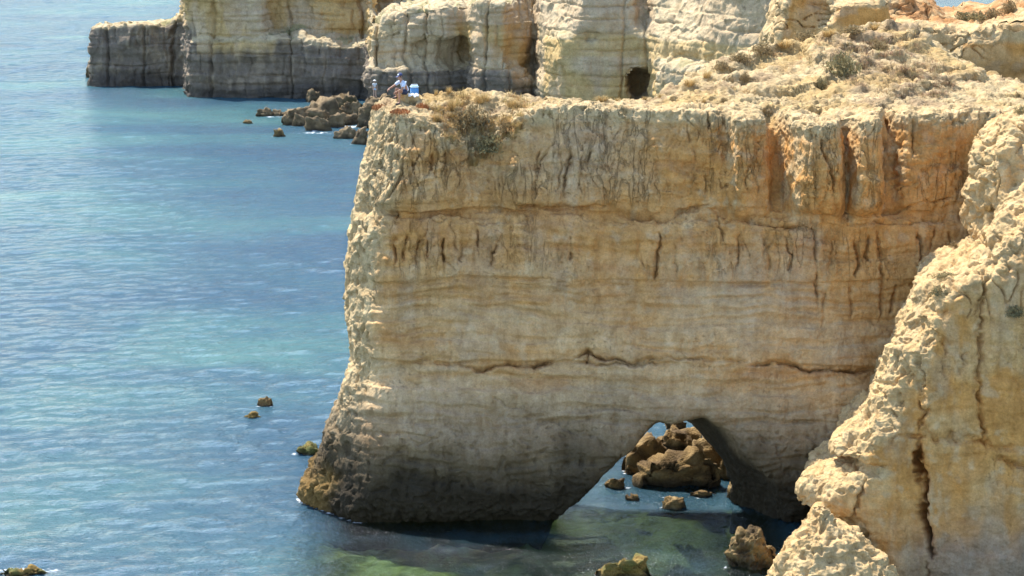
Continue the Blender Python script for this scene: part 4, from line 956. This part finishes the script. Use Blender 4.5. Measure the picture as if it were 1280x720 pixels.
for a in [
    ('shrub', 'bush', 590, 158, 58, 36, 'largest brown bush, in the shaded hollow of the cliff rim right of the seated man', G1_),
    ('shrub', 'green', 612, 188, 42, 28, 'grey-green bush just below the largest brown bush in the rim hollow', G1_),
    ('shrub', 'bush', 634, 165, 22, 18, 'small brown bush right of the largest one in the rim hollow', G1_),
    ('grass_tuft', 'tussock', 566, 138, 34, 24, 'straw grass tuft spilling over the left edge of the rim hollow', G1_),
    ('grass_tuft', 'tussock', 603, 128, 44, 20, 'wide straw tuft on top of the mound above the largest brown bush', G1_),
    ('grass_tuft', 'tussock', 640, 134, 38, 18, 'straw tuft on the right shoulder of the mound near its bare path', G1_),
    ('grass_tuft', 'tussock', 648, 160, 30, 16, 'yellow tuft right of the rim hollow just above the cliff face', G1_),
    ('grass_tuft', 'tussock', 592, 205, 34, 18, 'lowest dry tuft, at the bottom tip of the rim hollow', G1_),
    ('grass_tuft', 'tussock', 545, 150, 22, 14, 'small dry tuft between the seated man and the rim hollow', G1_),
    ('grass_tuft', 'tussock', 561, 112, 16, 14, 'thin upright tuft on the skyline of the mound right of the cool box', G1_),
    ('grass_tuft', 'tussock', 545, 116, 12, 12, 'small upright tuft nearest the cool box on the skyline', G1_),
    ('red_succulent', 'mat', 527, 134, 18, 7, 'dark red mat of succulents to the right of the seated man', 'red succulents round the seated man'),
    ('red_succulent', 'mat', 500, 139, 26, 5, 'orange-red mat of succulents below the seated man\'s feet', 'red succulents round the seated man'),
    ('red_succulent', 'mat', 474, 134, 18, 6, 'orange mat of succulents at the very corner of the cliff top', 'red succulents round the seated man'),
    ('grass_tuft', 'tussock', 753, 126, 34, 11, 'rounded straw tuft on the flat rim in front of the far cliff', G2_),
    ('grass_tuft', 'tussock', 772, 126, 16, 7, 'small straw tuft right beside the rounded one on the flat rim', G2_),
    ('grass_tuft', 'tussock', 806, 124, 14, 7, 'small tuft on the flat rim below the square cave', G2_),
    ('grass_tuft', 'tussock', 826, 122, 18, 9, 'brown tuft where the flat rim starts to climb', G2_),
    ('grass_tuft', 'tussock', 862, 106, 36, 13, 'yellow-green tuft on the left skyline of the slope', G2_),
    ('grass_tuft', 'tussock', 884, 96, 26, 12, 'straw tuft on the skyline just above the yellow-green one', G2_),
    ('shrub', 'bush', 902, 86, 26, 14, 'brown bush on the skyline half way up the slope', G2_),
    ('shrub', 'bush', 925, 76, 34, 15, 'wide brown bush on the skyline above the small dark bush', G2_),
    ('shrub', 'bush', 952, 66, 36, 16, 'brown bush on the skyline below the grey far wall', G2_),
    ('grass_tuft', 'tussock', 980, 58, 38, 14, 'straw tuft at the foot of the cream outcrop', G2_),
    ('shrub', 'bush', 1006, 50, 36, 16, 'grey-brown bush at the right foot of the cream outcrop', G2_),
    ('grass_tuft', 'tussock', 1036, 44, 44, 14, 'wide straw tuft below the pale low outcrop', G2_),
    ('shrub', 'bush', 1066, 40, 40, 12, 'low brown bush on the slope crest left of the rusty knoll', G2_),
    ('grass_tuft', 'tussock', 1095, 36, 40, 12, 'straw tuft on the slope crest right below the rusty knoll', G2_),
    ('shrub', 'bush', 931, 101, 16, 15, 'small dark bush alone in the middle of the pale slope', G2_),
    ('shrub', 'green', 1052, 92, 46, 32, 'roundest grey-green bush, on the slope beside the pale lump of rock', G2_),
    ('shrub', 'green', 1027, 112, 16, 20, 'narrow grey-green bush above the jutting buttress', G2_),
    ('shrub', 'bush', 1098, 62, 30, 14, 'dark brown bush high on the scrub-covered hump', G2_),
    ('shrub', 'bush', 905, 128, 14, 9, 'little brown bush by a hole near the rim', G2_),
    ('grass_tuft', 'tussock', 880, 128, 14, 9, 'faint dry tuft on the rim left of the little bush by the hole', G2_),
    ('shrub', 'green', 1206, 26, 30, 16, 'dark olive bush nearest the rusty knoll on the right skyline', G3_),
    ('shrub', 'green', 1222, 24, 24, 13, 'yellowish olive bush in the middle of the right skyline row', G3_),
    ('shrub', 'bush', 1242, 22, 30, 16, 'dark brown bush under the gap of open sea on the right skyline', G3_),
    ('shrub', 'bush', 1262, 16, 24, 22, 'tallest dark bush on the right skyline', G3_),
    ('ledge_plant', 'green', 1182, 346, 34, 8, 'yellow-green plant along the top of the near ledge', G4_),
    ('ledge_plant', 'green', 1173, 367, 22, 14, 'olive clump hanging on the ledge front under the yellow-green plant', G4_),
    ('ledge_plant', 'green', 1268, 394, 26, 18, 'dark green clump in the pale rock at the right', G4_),
    ('ledge_plant', 'tussock', 1236, 262, 30, 12, 'yellow tuft in the groove between the two near buttresses', G4_),
    ('ledge_plant', 'green', 1276, 140, 20, 10, 'bright yellow-green plant on top of the rear buttress', G4_),
    ('wall_plant', 'bush', 1192, 308, 14, 10, 'small green-brown plant rooted in the orange cliff face', G4_)]:
    plant(*a)
# scrub that nobody could count, on the hump of the slope, and loose straw between
def cover(name, poly, n, seed, base, hpx, nb):
    rng = np.random.default_rng(seed); poly = np.array(poly, float)
    lo, hi = poly.min(0), poly.max(0); Vs, Qs, Cs, off, tries = [], [], [], 0, 0
    while n and tries < 20000:
        tries += 1
        p = rng.uniform(lo, hi); ins = False
        for i in range(len(poly)):
            a, b = poly[i], poly[i - 1]
            if (a[1] > p[1]) != (b[1] > p[1]) and p[0] < (b[0] - a[0]) * (p[1] - a[1]) / (b[1] - a[1]) + a[0]: ins = not ins
        if not ins or perlin(np.array([[p[0], p[1] * 2, 0]]), .03, seed)[0] < -.25: continue
        h = hit_px(*p)
        if h is None or h[0].y > 142: continue
        k = scale_at(h[0]); s_ = hpx / k * rng.uniform(.5, 1.2)
        v, q = blades(nb, rng, .5, 1.0, .8, .035, .3)
        Vs.append(v * s_ + np.array(h[0])); Qs.append(q + off); off += len(v)
        c = base * rng.uniform(.6, 1.35); Cs.append(np.tile(c * (1 + rng.normal(0, .06, 3)), (len(v), 1))); n -= 1
    link(name, mesh_from(name, np.concatenate(Vs), np.concatenate(Qs), np.concatenate(Cs), smooth=False), M_PLANT, kind='stuff')
cover('scrub', [(1040, 62), (1100, 48), (1150, 55), (1180, 80), (1195, 105), (1180, 124), (1110, 122), (1075, 110), (1050, 100)], 330, 601, C3(.34, .25, .155), 8, 18)
cover('dry_grass', [(840, 118), (880, 100), (960, 68), (1040, 44), (1120, 34), (1150, 36), (1160, 60), (1050, 78), (960, 92), (930, 120), (850, 126)], 150, 602, C3(.44, .32, .17), 6, 18)
cover('dry_grass', [(530, 128), (560, 113), (640, 114), (665, 130), (650, 165), (615, 200), (585, 200), (550, 165)], 330, 603, C3(.40, .285, .13), 9, 20)
print('plants', time.time() - T0)
# ================================================================== people and their things
def plain_mat(name, col, rough=.8):
    m, t = new_mat(name)
    geo = N(t, 'ShaderNodeNewGeometry')
    c = mix_c(t, 1.0, col, ramp_n(t, noise_n(t, geo.outputs['Position'], 18, 3), [(.3, (.86, .86, .86)), (.7, (1.1, 1.1, 1.1))]), 'MULTIPLY')
    b = N(t, 'ShaderNodeBsdfPrincipled'); b.inputs['Roughness'].default_value = rough; t.links.new(c, b.inputs['Base Color'])
    o = N(t, 'ShaderNodeOutputMaterial'); t.links.new(b.outputs[0], o.inputs[0]); return m
M_SKIN = plain_mat('skin', (.42, .22, .14), .6); M_SKIN2 = plain_mat('pale_skin', (.50, .31, .22), .6)
M_SHIRT = plain_mat('pale_blue_shirt', (.58, .66, .80)); M_SHORT = plain_mat('navy_shorts', (.022, .03, .07)); M_CAP = plain_mat('navy_cloth', (.04, .055, .15)); M_WHITE = plain_mat('white_cloth', (.80, .80, .78))
M_SHOE = plain_mat('dark_shoe', (.03, .03, .035)); M_BLUE = plain_mat('blue_plastic', (.06, .24, .55), .4); M_LID = plain_mat('pale_blue_plastic', (.55, .74, .86), .4); M_HAIR = plain_mat('dark_hair', (.03, .022, .016)); M_JEAN = plain_mat('light_blue_cloth', (.38, .55, .72)); M_GREY = plain_mat('light_grey_cloth', (.62, .63, .64)); M_LIP = plain_mat('lips', (.32, .12, .09), .5)
def skin_mesh(name, chains, mat, parent, lv=2):
    """chains: lists of (point, radius or (rx, ry)); points that coincide are one joint"""
    V, E, Rr, key = [], [], [], {}
    for ch in chains:
        last = None
        for p, r in ch:
            k = tuple(round(float(a), 4) for a in p)
            if k not in key:
                key[k] = len(V); V.append(k); Rr.append(r if isinstance(r, tuple) else (r, r))
            i = key[k]
            if last is not None and last != i: E.append((last, i))
            last = i
    me = bpy.data.meshes.new(name); me.from_pydata(V, E, []); o = bpy.data.objects.new(name, me); COL.objects.link(o)
    sk = o.modifiers.new('s', 'SKIN'); sk.use_smooth_shade = True; sk.branch_smoothing = .6
    sb = o.modifiers.new('b', 'SUBSURF'); sb.levels = sb.render_levels = lv
    if not me.skin_vertices: me.attributes  # layer is made by the modifier
    bm = bmesh.new(); bm.from_mesh(me); ly = bm.verts.layers.skin.verify()
    for i, v in enumerate(bm.verts): v[ly].radius = Rr[i]; v[ly].use_root = (i == 0)
    bm.to_mesh(me); bm.free()
    dg = bpy.context.evaluated_depsgraph_get()
    out = bpy.data.meshes.new_from_object(o.evaluated_get(dg)); out.name = name
    bpy.data.objects.remove(o); bpy.data.meshes.remove(me)
    return link(name, out, mat, parent)
def ell(name, c, r, mat, parent, rot=(0, 0, 0), cut=None):
    bm = bmesh.new(); bmesh.ops.create_uvsphere(bm, u_segments=20, v_segments=12, radius=1.0)
    if cut is not None: bmesh.ops.delete(bm, geom=[v for v in bm.verts if v.co.z < cut], context='VERTS')
    for f in bm.faces: f.smooth = True
    M = Matrix.Translation(Vector(c)) @ Matrix.Rotation(rot[2], 4, 'Z') @ Matrix.Rotation(rot[1], 4, 'Y') @ Matrix.Rotation(rot[0], 4, 'X') @ Matrix.Diagonal((*r, 1))
    bm.transform(M); me = bpy.data.meshes.new(name); bm.to_mesh(me); bm.free()
    return link(name, me, mat, parent)
def rbox(name, c, d, mat, parent, bev=.02):
    bm = bmesh.new(); bmesh.ops.create_cube(bm, size=1.0)
    bmesh.ops.scale(bm, vec=d, verts=bm.verts); bmesh.ops.bevel(bm, geom=bm.edges, offset=bev, segments=2, affect='EDGES')
    bmesh.ops.translate(bm, vec=c, verts=bm.verts); me = bpy.data.meshes.new(name); bm.to_mesh(me); bm.free()
    return link(name, me, mat, parent)
def hand(w, d, up, side):
    """five finger chains from the wrist w along d; up = back of the hand, side = thumb side"""
    w, d, up, side = (Vector(a) for a in (w, d, up, side)); out = []
    palm = w + d * .075
    for k, L in enumerate((.072, .082, .077, .060)):
        b = palm + side * (.028 - .019 * k)
        p1 = b + d * L * .5 - up * .012; p2 = p1 + d * L * .35 - up * .03; p3 = p2 + d * L * .15 - up * .022
        out.append([(w, (.028, .02)), (w + d * .035, (.036, .017)), (palm, (.038, .016)), (b + d * .012, .010), (p1, .009), (p2, .0085), (p3, .007)])
    tb = w + d * .03 + side * .03
    out.append([(w + d * .035, (.036, .017)), (tb + side * .018, .012), (tb + d * .032 + side * .032 - up * .01, .011), (tb + d * .06 + side * .028 - up * .02, .008)])
    return out
def head_chain(neck, hc, fwd):
    n, h, f = Vector(neck), Vector(hc), Vector(fwd)
    z = Vector((0, 0, 1))
    return [[(n, .056), (h - z * .085 - f * .005, (.062, .062)), (h - z * .02 - f * .01, (.083, .078)), (h + z * .055 - f * .015, (.082, .078)), (h + z * .10 - f * .015, (.045, .045))],
            [(h - z * .02 - f * .01, (.083, .078)), (h - z * .012 + f * .085, .02), (h - z * .035 + f * .112, .014)],
            [(h - z * .085 - f * .005, (.062, .062)), (h - z * .105 + f * .06, .034)]]
def face(hc, fwd, left, parent):
    h, f, l = Vector(hc), Vector(fwd), Vector(left); z = Vector((0, 0, 1)); rz = math.atan2(f.y, f.x)
    for s_ in (1, -1):
        ell('eye', h + f * .076 + l * (.032 * s_) + z * .005, (.010, .013, .009), M_HAIR, parent, (0, 0, rz))
        ell('ear', h - f * .012 + l * (.086 * s_) - z * .01, (.022, .010, .034), M_SKIN, parent, (0, 0, rz))
    ell('mouth', h + f * .083 - z * .072, (.010, .026, .008), M_LIP, parent, (0, 0, rz))

# --- the man sitting at the corner of the cliff top
q = hit_px(499, 131)[0]
gz = min(ground_z(q.x, q.y), q.z + .1)
seat = at_y(508, 123, q.y + .45)
zs = max(seat[2], gz + .36)
FW = Vector((-.80, -.60, 0)).normalized(); LF = Vector((-FW.y, FW.x, 0)); LF = Vector((.60, -.80, 0))
O = Vector((seat[0], seat[1], zs))
man = bpy.data.objects.new('person', None); COL.objects.link(man); man.location = O
man['label'] = 'man in cap, pale shirt and dark shorts sitting at the cliff corner'; man['category'] = 'person'
def J(f, s_, z): return FW * f + LF * s_ + Vector((0, 0, z))
fz = gz - zs                                           # ground under his feet
pel, sp, ch, nk = J(0, 0, .11), J(.07, 0, .30), J(.17, 0, .48), J(.25, 0, .60)
hc = J(.31, 0, .76); hf = (FW * .93 + Vector((0, 0, -.36))).normalized()
rk, lk = J(.40, -.15, .27), J(.43, .13, .19)
ra, la = J(.36, -.17, max(fz + .30, -.12)), J(.44, .15, fz + .09)
rs, ls = J(.20, -.185, .52), J(.20, .185, .52)
re, le = J(.44, -.24, .36), J(.36, .25, .27)
rw, lw = J(.66, -.24, .27), J(.55, .13, .17)
body = [[(pel, .13), (sp, (.135, .12)), (ch, (.15, .12)), (nk, .06)],
        [(pel, .13), (J(.06, -.10, .09), .095), (rk.lerp(J(.06, -.10, .09), .5), .078), (rk, .058), (rk.lerp(ra, .35), .055), (ra, .036), (ra + FW * .10 + Vector((0, 0, -.05)), .035), (ra + FW * .19 + Vector((0, 0, -.065)), .026)],
        [(pel, .13), (J(.06, .10, .09), .095), (lk.lerp(J(.06, .10, .09), .5), .078), (lk, .058), (lk.lerp(la, .35), .055), (la, .036), (la + FW * .10 + Vector((0, 0, -.05)), .035), (la + FW * .19 + Vector((0, 0, -.065)), .026)],
        [(ch, (.15, .12)), (rs, .062), (re, .044), (rw, .028)], [(ch, (.15, .12)), (ls, .062), (le, .044), (lw, .028)]]
body += head_chain(nk, hc, hf)
body += hand(rw, (FW * .8 + Vector((0, 0, -.6))).normalized(), (FW * .6 + Vector((0, 0, .8))).normalized(), LF)
body += hand(lw, (FW * .7 - LF * .5 + Vector((0, 0, -.5))).normalized(), (FW * .5 + Vector((0, 0, .8))).normalized(), (FW * .5 - LF * .8).normalized())
skin_mesh('body', body, M_SKIN, man)
skin_mesh('shirt', [[(J(-.02, 0, .10), (.165, .16)), (sp, (.165, .15)), (ch, (.175, .145)), (J(.235, 0, .575), .075)],
                    [(ch, (.175, .145)), (rs, .085), (rs.lerp(re, .55), .072), (rs.lerp(re, .8), .072)], [(ch, (.175, .145)), (ls, .085), (ls.lerp(le, .55), .072), (ls.lerp(le, .8), .072)]], M_SHIRT, man)
skin_mesh('shorts', [[(J(.0, 0, .16), .15), (J(.02, 0, .09), .155)], [(J(.02, 0, .09), .155), (J(.06, -.10, .09), .115), (rk.lerp(J(.06, -.10, .09), .5), .10), (rk.lerp(J(.06, -.10, .09), .28), .095)],
                     [(J(.02, 0, .09), .155), (J(.06, .10, .09), .115), (lk.lerp(J(.06, .10, .09), .5), .10), (lk.lerp(J(.06, .10, .09), .28), .095)]], M_SHORT, man)
for a in (ra, la):
    skin_mesh('shoe', [[(a + Vector((0, 0, -.02)), .048), (a + FW * .02 + Vector((0, 0, -.055)), .046), (a + FW * .12 + Vector((0, 0, -.058)), .044), (a + FW * .2 + Vector((0, 0, -.066)), .034)]], M_SHOE, man)
face(hc, hf, LF, man)
rzf = math.atan2(FW.y, FW.x)
cap = ell('cap', hc + Vector((0, 0, .035)) - hf * .012, (.105, .098, .098), M_CAP, man, (0, .25, rzf), -.15)
ell('cap_front', hc + Vector((0, 0, .062)) + hf * .045, (.056, .066, .058), M_WHITE, cap, (0, .25, rzf), -.1)
ell('cap_brim', hc + Vector((0, 0, .035)) + hf * .125, (.075, .075, .010), M_CAP, cap, (0, .36, rzf))
ell('hair', hc + Vector((0, 0, .0)) - hf * .03, (.088, .090, .078), M_HAIR, man, (0, 0, rzf))
# rock he sits on
sb = boulder('seat_rock', 494, 527, 121, 134, 71, 'low yellow rock the seated man sits on', kind='pale', zb=gz - .12, mat=M_CLIFF, chop=6)
sb.location = (O.x - FW.x * .08, O.y + .12, gz - .15)
sv = np.array([v.co[:] for v in sb.data.vertices]); sv *= np.array([1.15 / np.ptp(sv[:, 0]), .75 / np.ptp(sv[:, 1]), 1])
up_ = sv[:, 2] > 0; m_ = (np.abs(sv[:, 0]) < .3) & (np.abs(sv[:, 1]) < .25); sv[up_, 2] *= (zs + .02 - (gz - .15)) / max(np.median(sv[up_ & m_, 2]), .05)
sv[:, 2] = np.minimum(sv[:, 2], zs + .02 - (gz - .15))
sb.data.vertices.foreach_set('co', sv.astype(f32).ravel()); sb.data.update()
# --- cool box and towel
cp = Vector((at_y(518, 120, O.y + .35)[0], O.y + .35, 0)); cp.z = zs - .08
box = bpy.data.objects.new('cool_box', None); COL.objects.link(box); box.location = cp; box.rotation_euler = (0, 0, .3)
box['label'] = 'blue cool box with a pale lid standing behind the seated man'; box['category'] = 'cool box'
rbox('box', (0, 0, .16), (.31, .23, .33), M_BLUE, box, .025)
lid = rbox('lid', (0, 0, .372), (.33, .25, .08), M_LID, box, .025)
skin_mesh('handle', [[(Vector((-.14, 0, .40)), .012), (Vector((-.13, 0, .46)), .012), (Vector((.13, 0, .46)), .012), (Vector((.14, 0, .40)), .012)]], M_WHITE, box, 1)
skin_mesh('latch', [[(Vector((0, -.13, .33)), .016), (Vector((0, -.137, .37)), .014)]], M_WHITE, box, 1)
tw = at_y(517, 125, O.y - .02); bm = bmesh.new(); bmesh.ops.create_grid(bm, x_segments=14, y_segments=14, size=.5)
for v in bm.verts:
    x_, y_ = v.co.x, v.co.y
    v.co = (x_ * .42, y_ * .34, .03 * math.sin(9 * x_) * math.cos(7 * y_) + .025 * math.sin(17 * x_ + 3) - .35 * max(0, abs(y_) - .3))
geom = bmesh.ops.solidify(bm, geom=bm.faces[:], thickness=.02)
for f in bm.faces: f.smooth = True
me = bpy.data.meshes.new('towel'); bm.to_mesh(me); bm.free()
to = link('towel', me, M_WHITE, label='white towel crumpled on the rock beside the cool box', cat='towel')
to.location = (tw[0], tw[1], zs + .03)

# --- the person standing on the far ledge
lg = next(o for o in bpy.data.objects if o.name.startswith('ledge_rock'))
lv_ = np.array([v.co[:] for v in lg.data.vertices]) + np.array(lg.location)
t0 = at_y(468.5, 123.3, lg.location.y)
near2 = np.hypot(lv_[:, 0] - t0[0], (lv_[:, 1] - t0[1]) * .6) < .45
wz = lv_[near2, 2].max() if near2.any() else t0[2]
wom = bpy.data.objects.new('person', None); COL.objects.link(wom); wom.location = (t0[0], t0[1], wz - .03)
wom['label'] = 'distant person in a white hat and pale top standing on the rock ledge'; wom['category'] = 'person'
def K(x, y, z): return Vector((x, y, z))
fw = Vector((.35, -.94, 0)).normalized(); lf = Vector((.94, .35, 0)).normalized()
hcw = K(0, -.03, 1.52)
def arm(s_): return [(K(0, 0, 1.22), (.14, .10)), (lf * .17 * s_ + K(0, 0, 1.30), .055), (lf * .235 * s_ + K(0, 0, 1.03), .040), (lf * .22 * s_ + fw * .07 + K(0, 0, .80), .026)]
def leg(s_): return [(K(0, 0, .88), .125), (lf * .09 * s_ + K(0, 0, .80), .09), (lf * .10 * s_ + fw * .01 + K(0, 0, .46), .056), (lf * .105 * s_ + K(0, 0, .30), .052), (lf * .105 * s_ + K(0, 0, .08), .036), (lf * .11 * s_ + fw * .10 + K(0, 0, .035), .034), (lf * .115 * s_ + fw * .17 + K(0, 0, .03), .024)]
bch = [[(K(0, 0, .88), .125), (K(0, 0, 1.05), (.125, .10)), (K(0, 0, 1.22), (.14, .10)), (K(0, 0, 1.36), .055)], leg(1), leg(-1), arm(1), arm(-1)] + head_chain(K(0, 0, 1.36), hcw, fw)
for s_ in (1, -1): bch += hand(arm(s_)[-1][0], (0, 0, -1), lf * s_, fw)
skin_mesh('body', bch, M_SKIN2, wom, 1)
skin_mesh('top', [[(K(0, 0, .86), (.155, .13)), (K(0, 0, 1.05), (.15, .125)), (K(0, 0, 1.22), (.165, .125)), (K(0, 0, 1.33), .075)]] + [[(K(0, 0, 1.22), (.165, .125)), (lf * .17 * s_ + K(0, 0, 1.30), .075), (lf * .21 * s_ + K(0, 0, 1.14), .068)] for s_ in (1, -1)], M_GREY, wom, 1)
skin_mesh('shorts', [[(K(0, 0, .93), .14), (K(0, 0, .86), .15)]] + [[(K(0, 0, .86), .15), (lf * .09 * s_ + K(0, 0, .78), .115), (lf * .095 * s_ + K(0, 0, .58), .09)] for s_ in (1, -1)], M_JEAN, wom, 1)
face(hcw, fw, lf, wom)
rzw = math.atan2(fw.y, fw.x)
ht = ell('hat', hcw + K(0, 0, .05), (.105, .10, .11), M_WHITE, wom, (0, 0, rzw), -.1)
ell('hat_brim', hcw + K(0, 0, .05), (.19, .18, .014), M_WHITE, ht, (0, 0, rzw))
ell('hair', hcw - fw * .03 - K(0, 0, .02), (.088, .09, .10), M_HAIR, wom, (0, 0, rzw))
print('people', time.time() - T0)
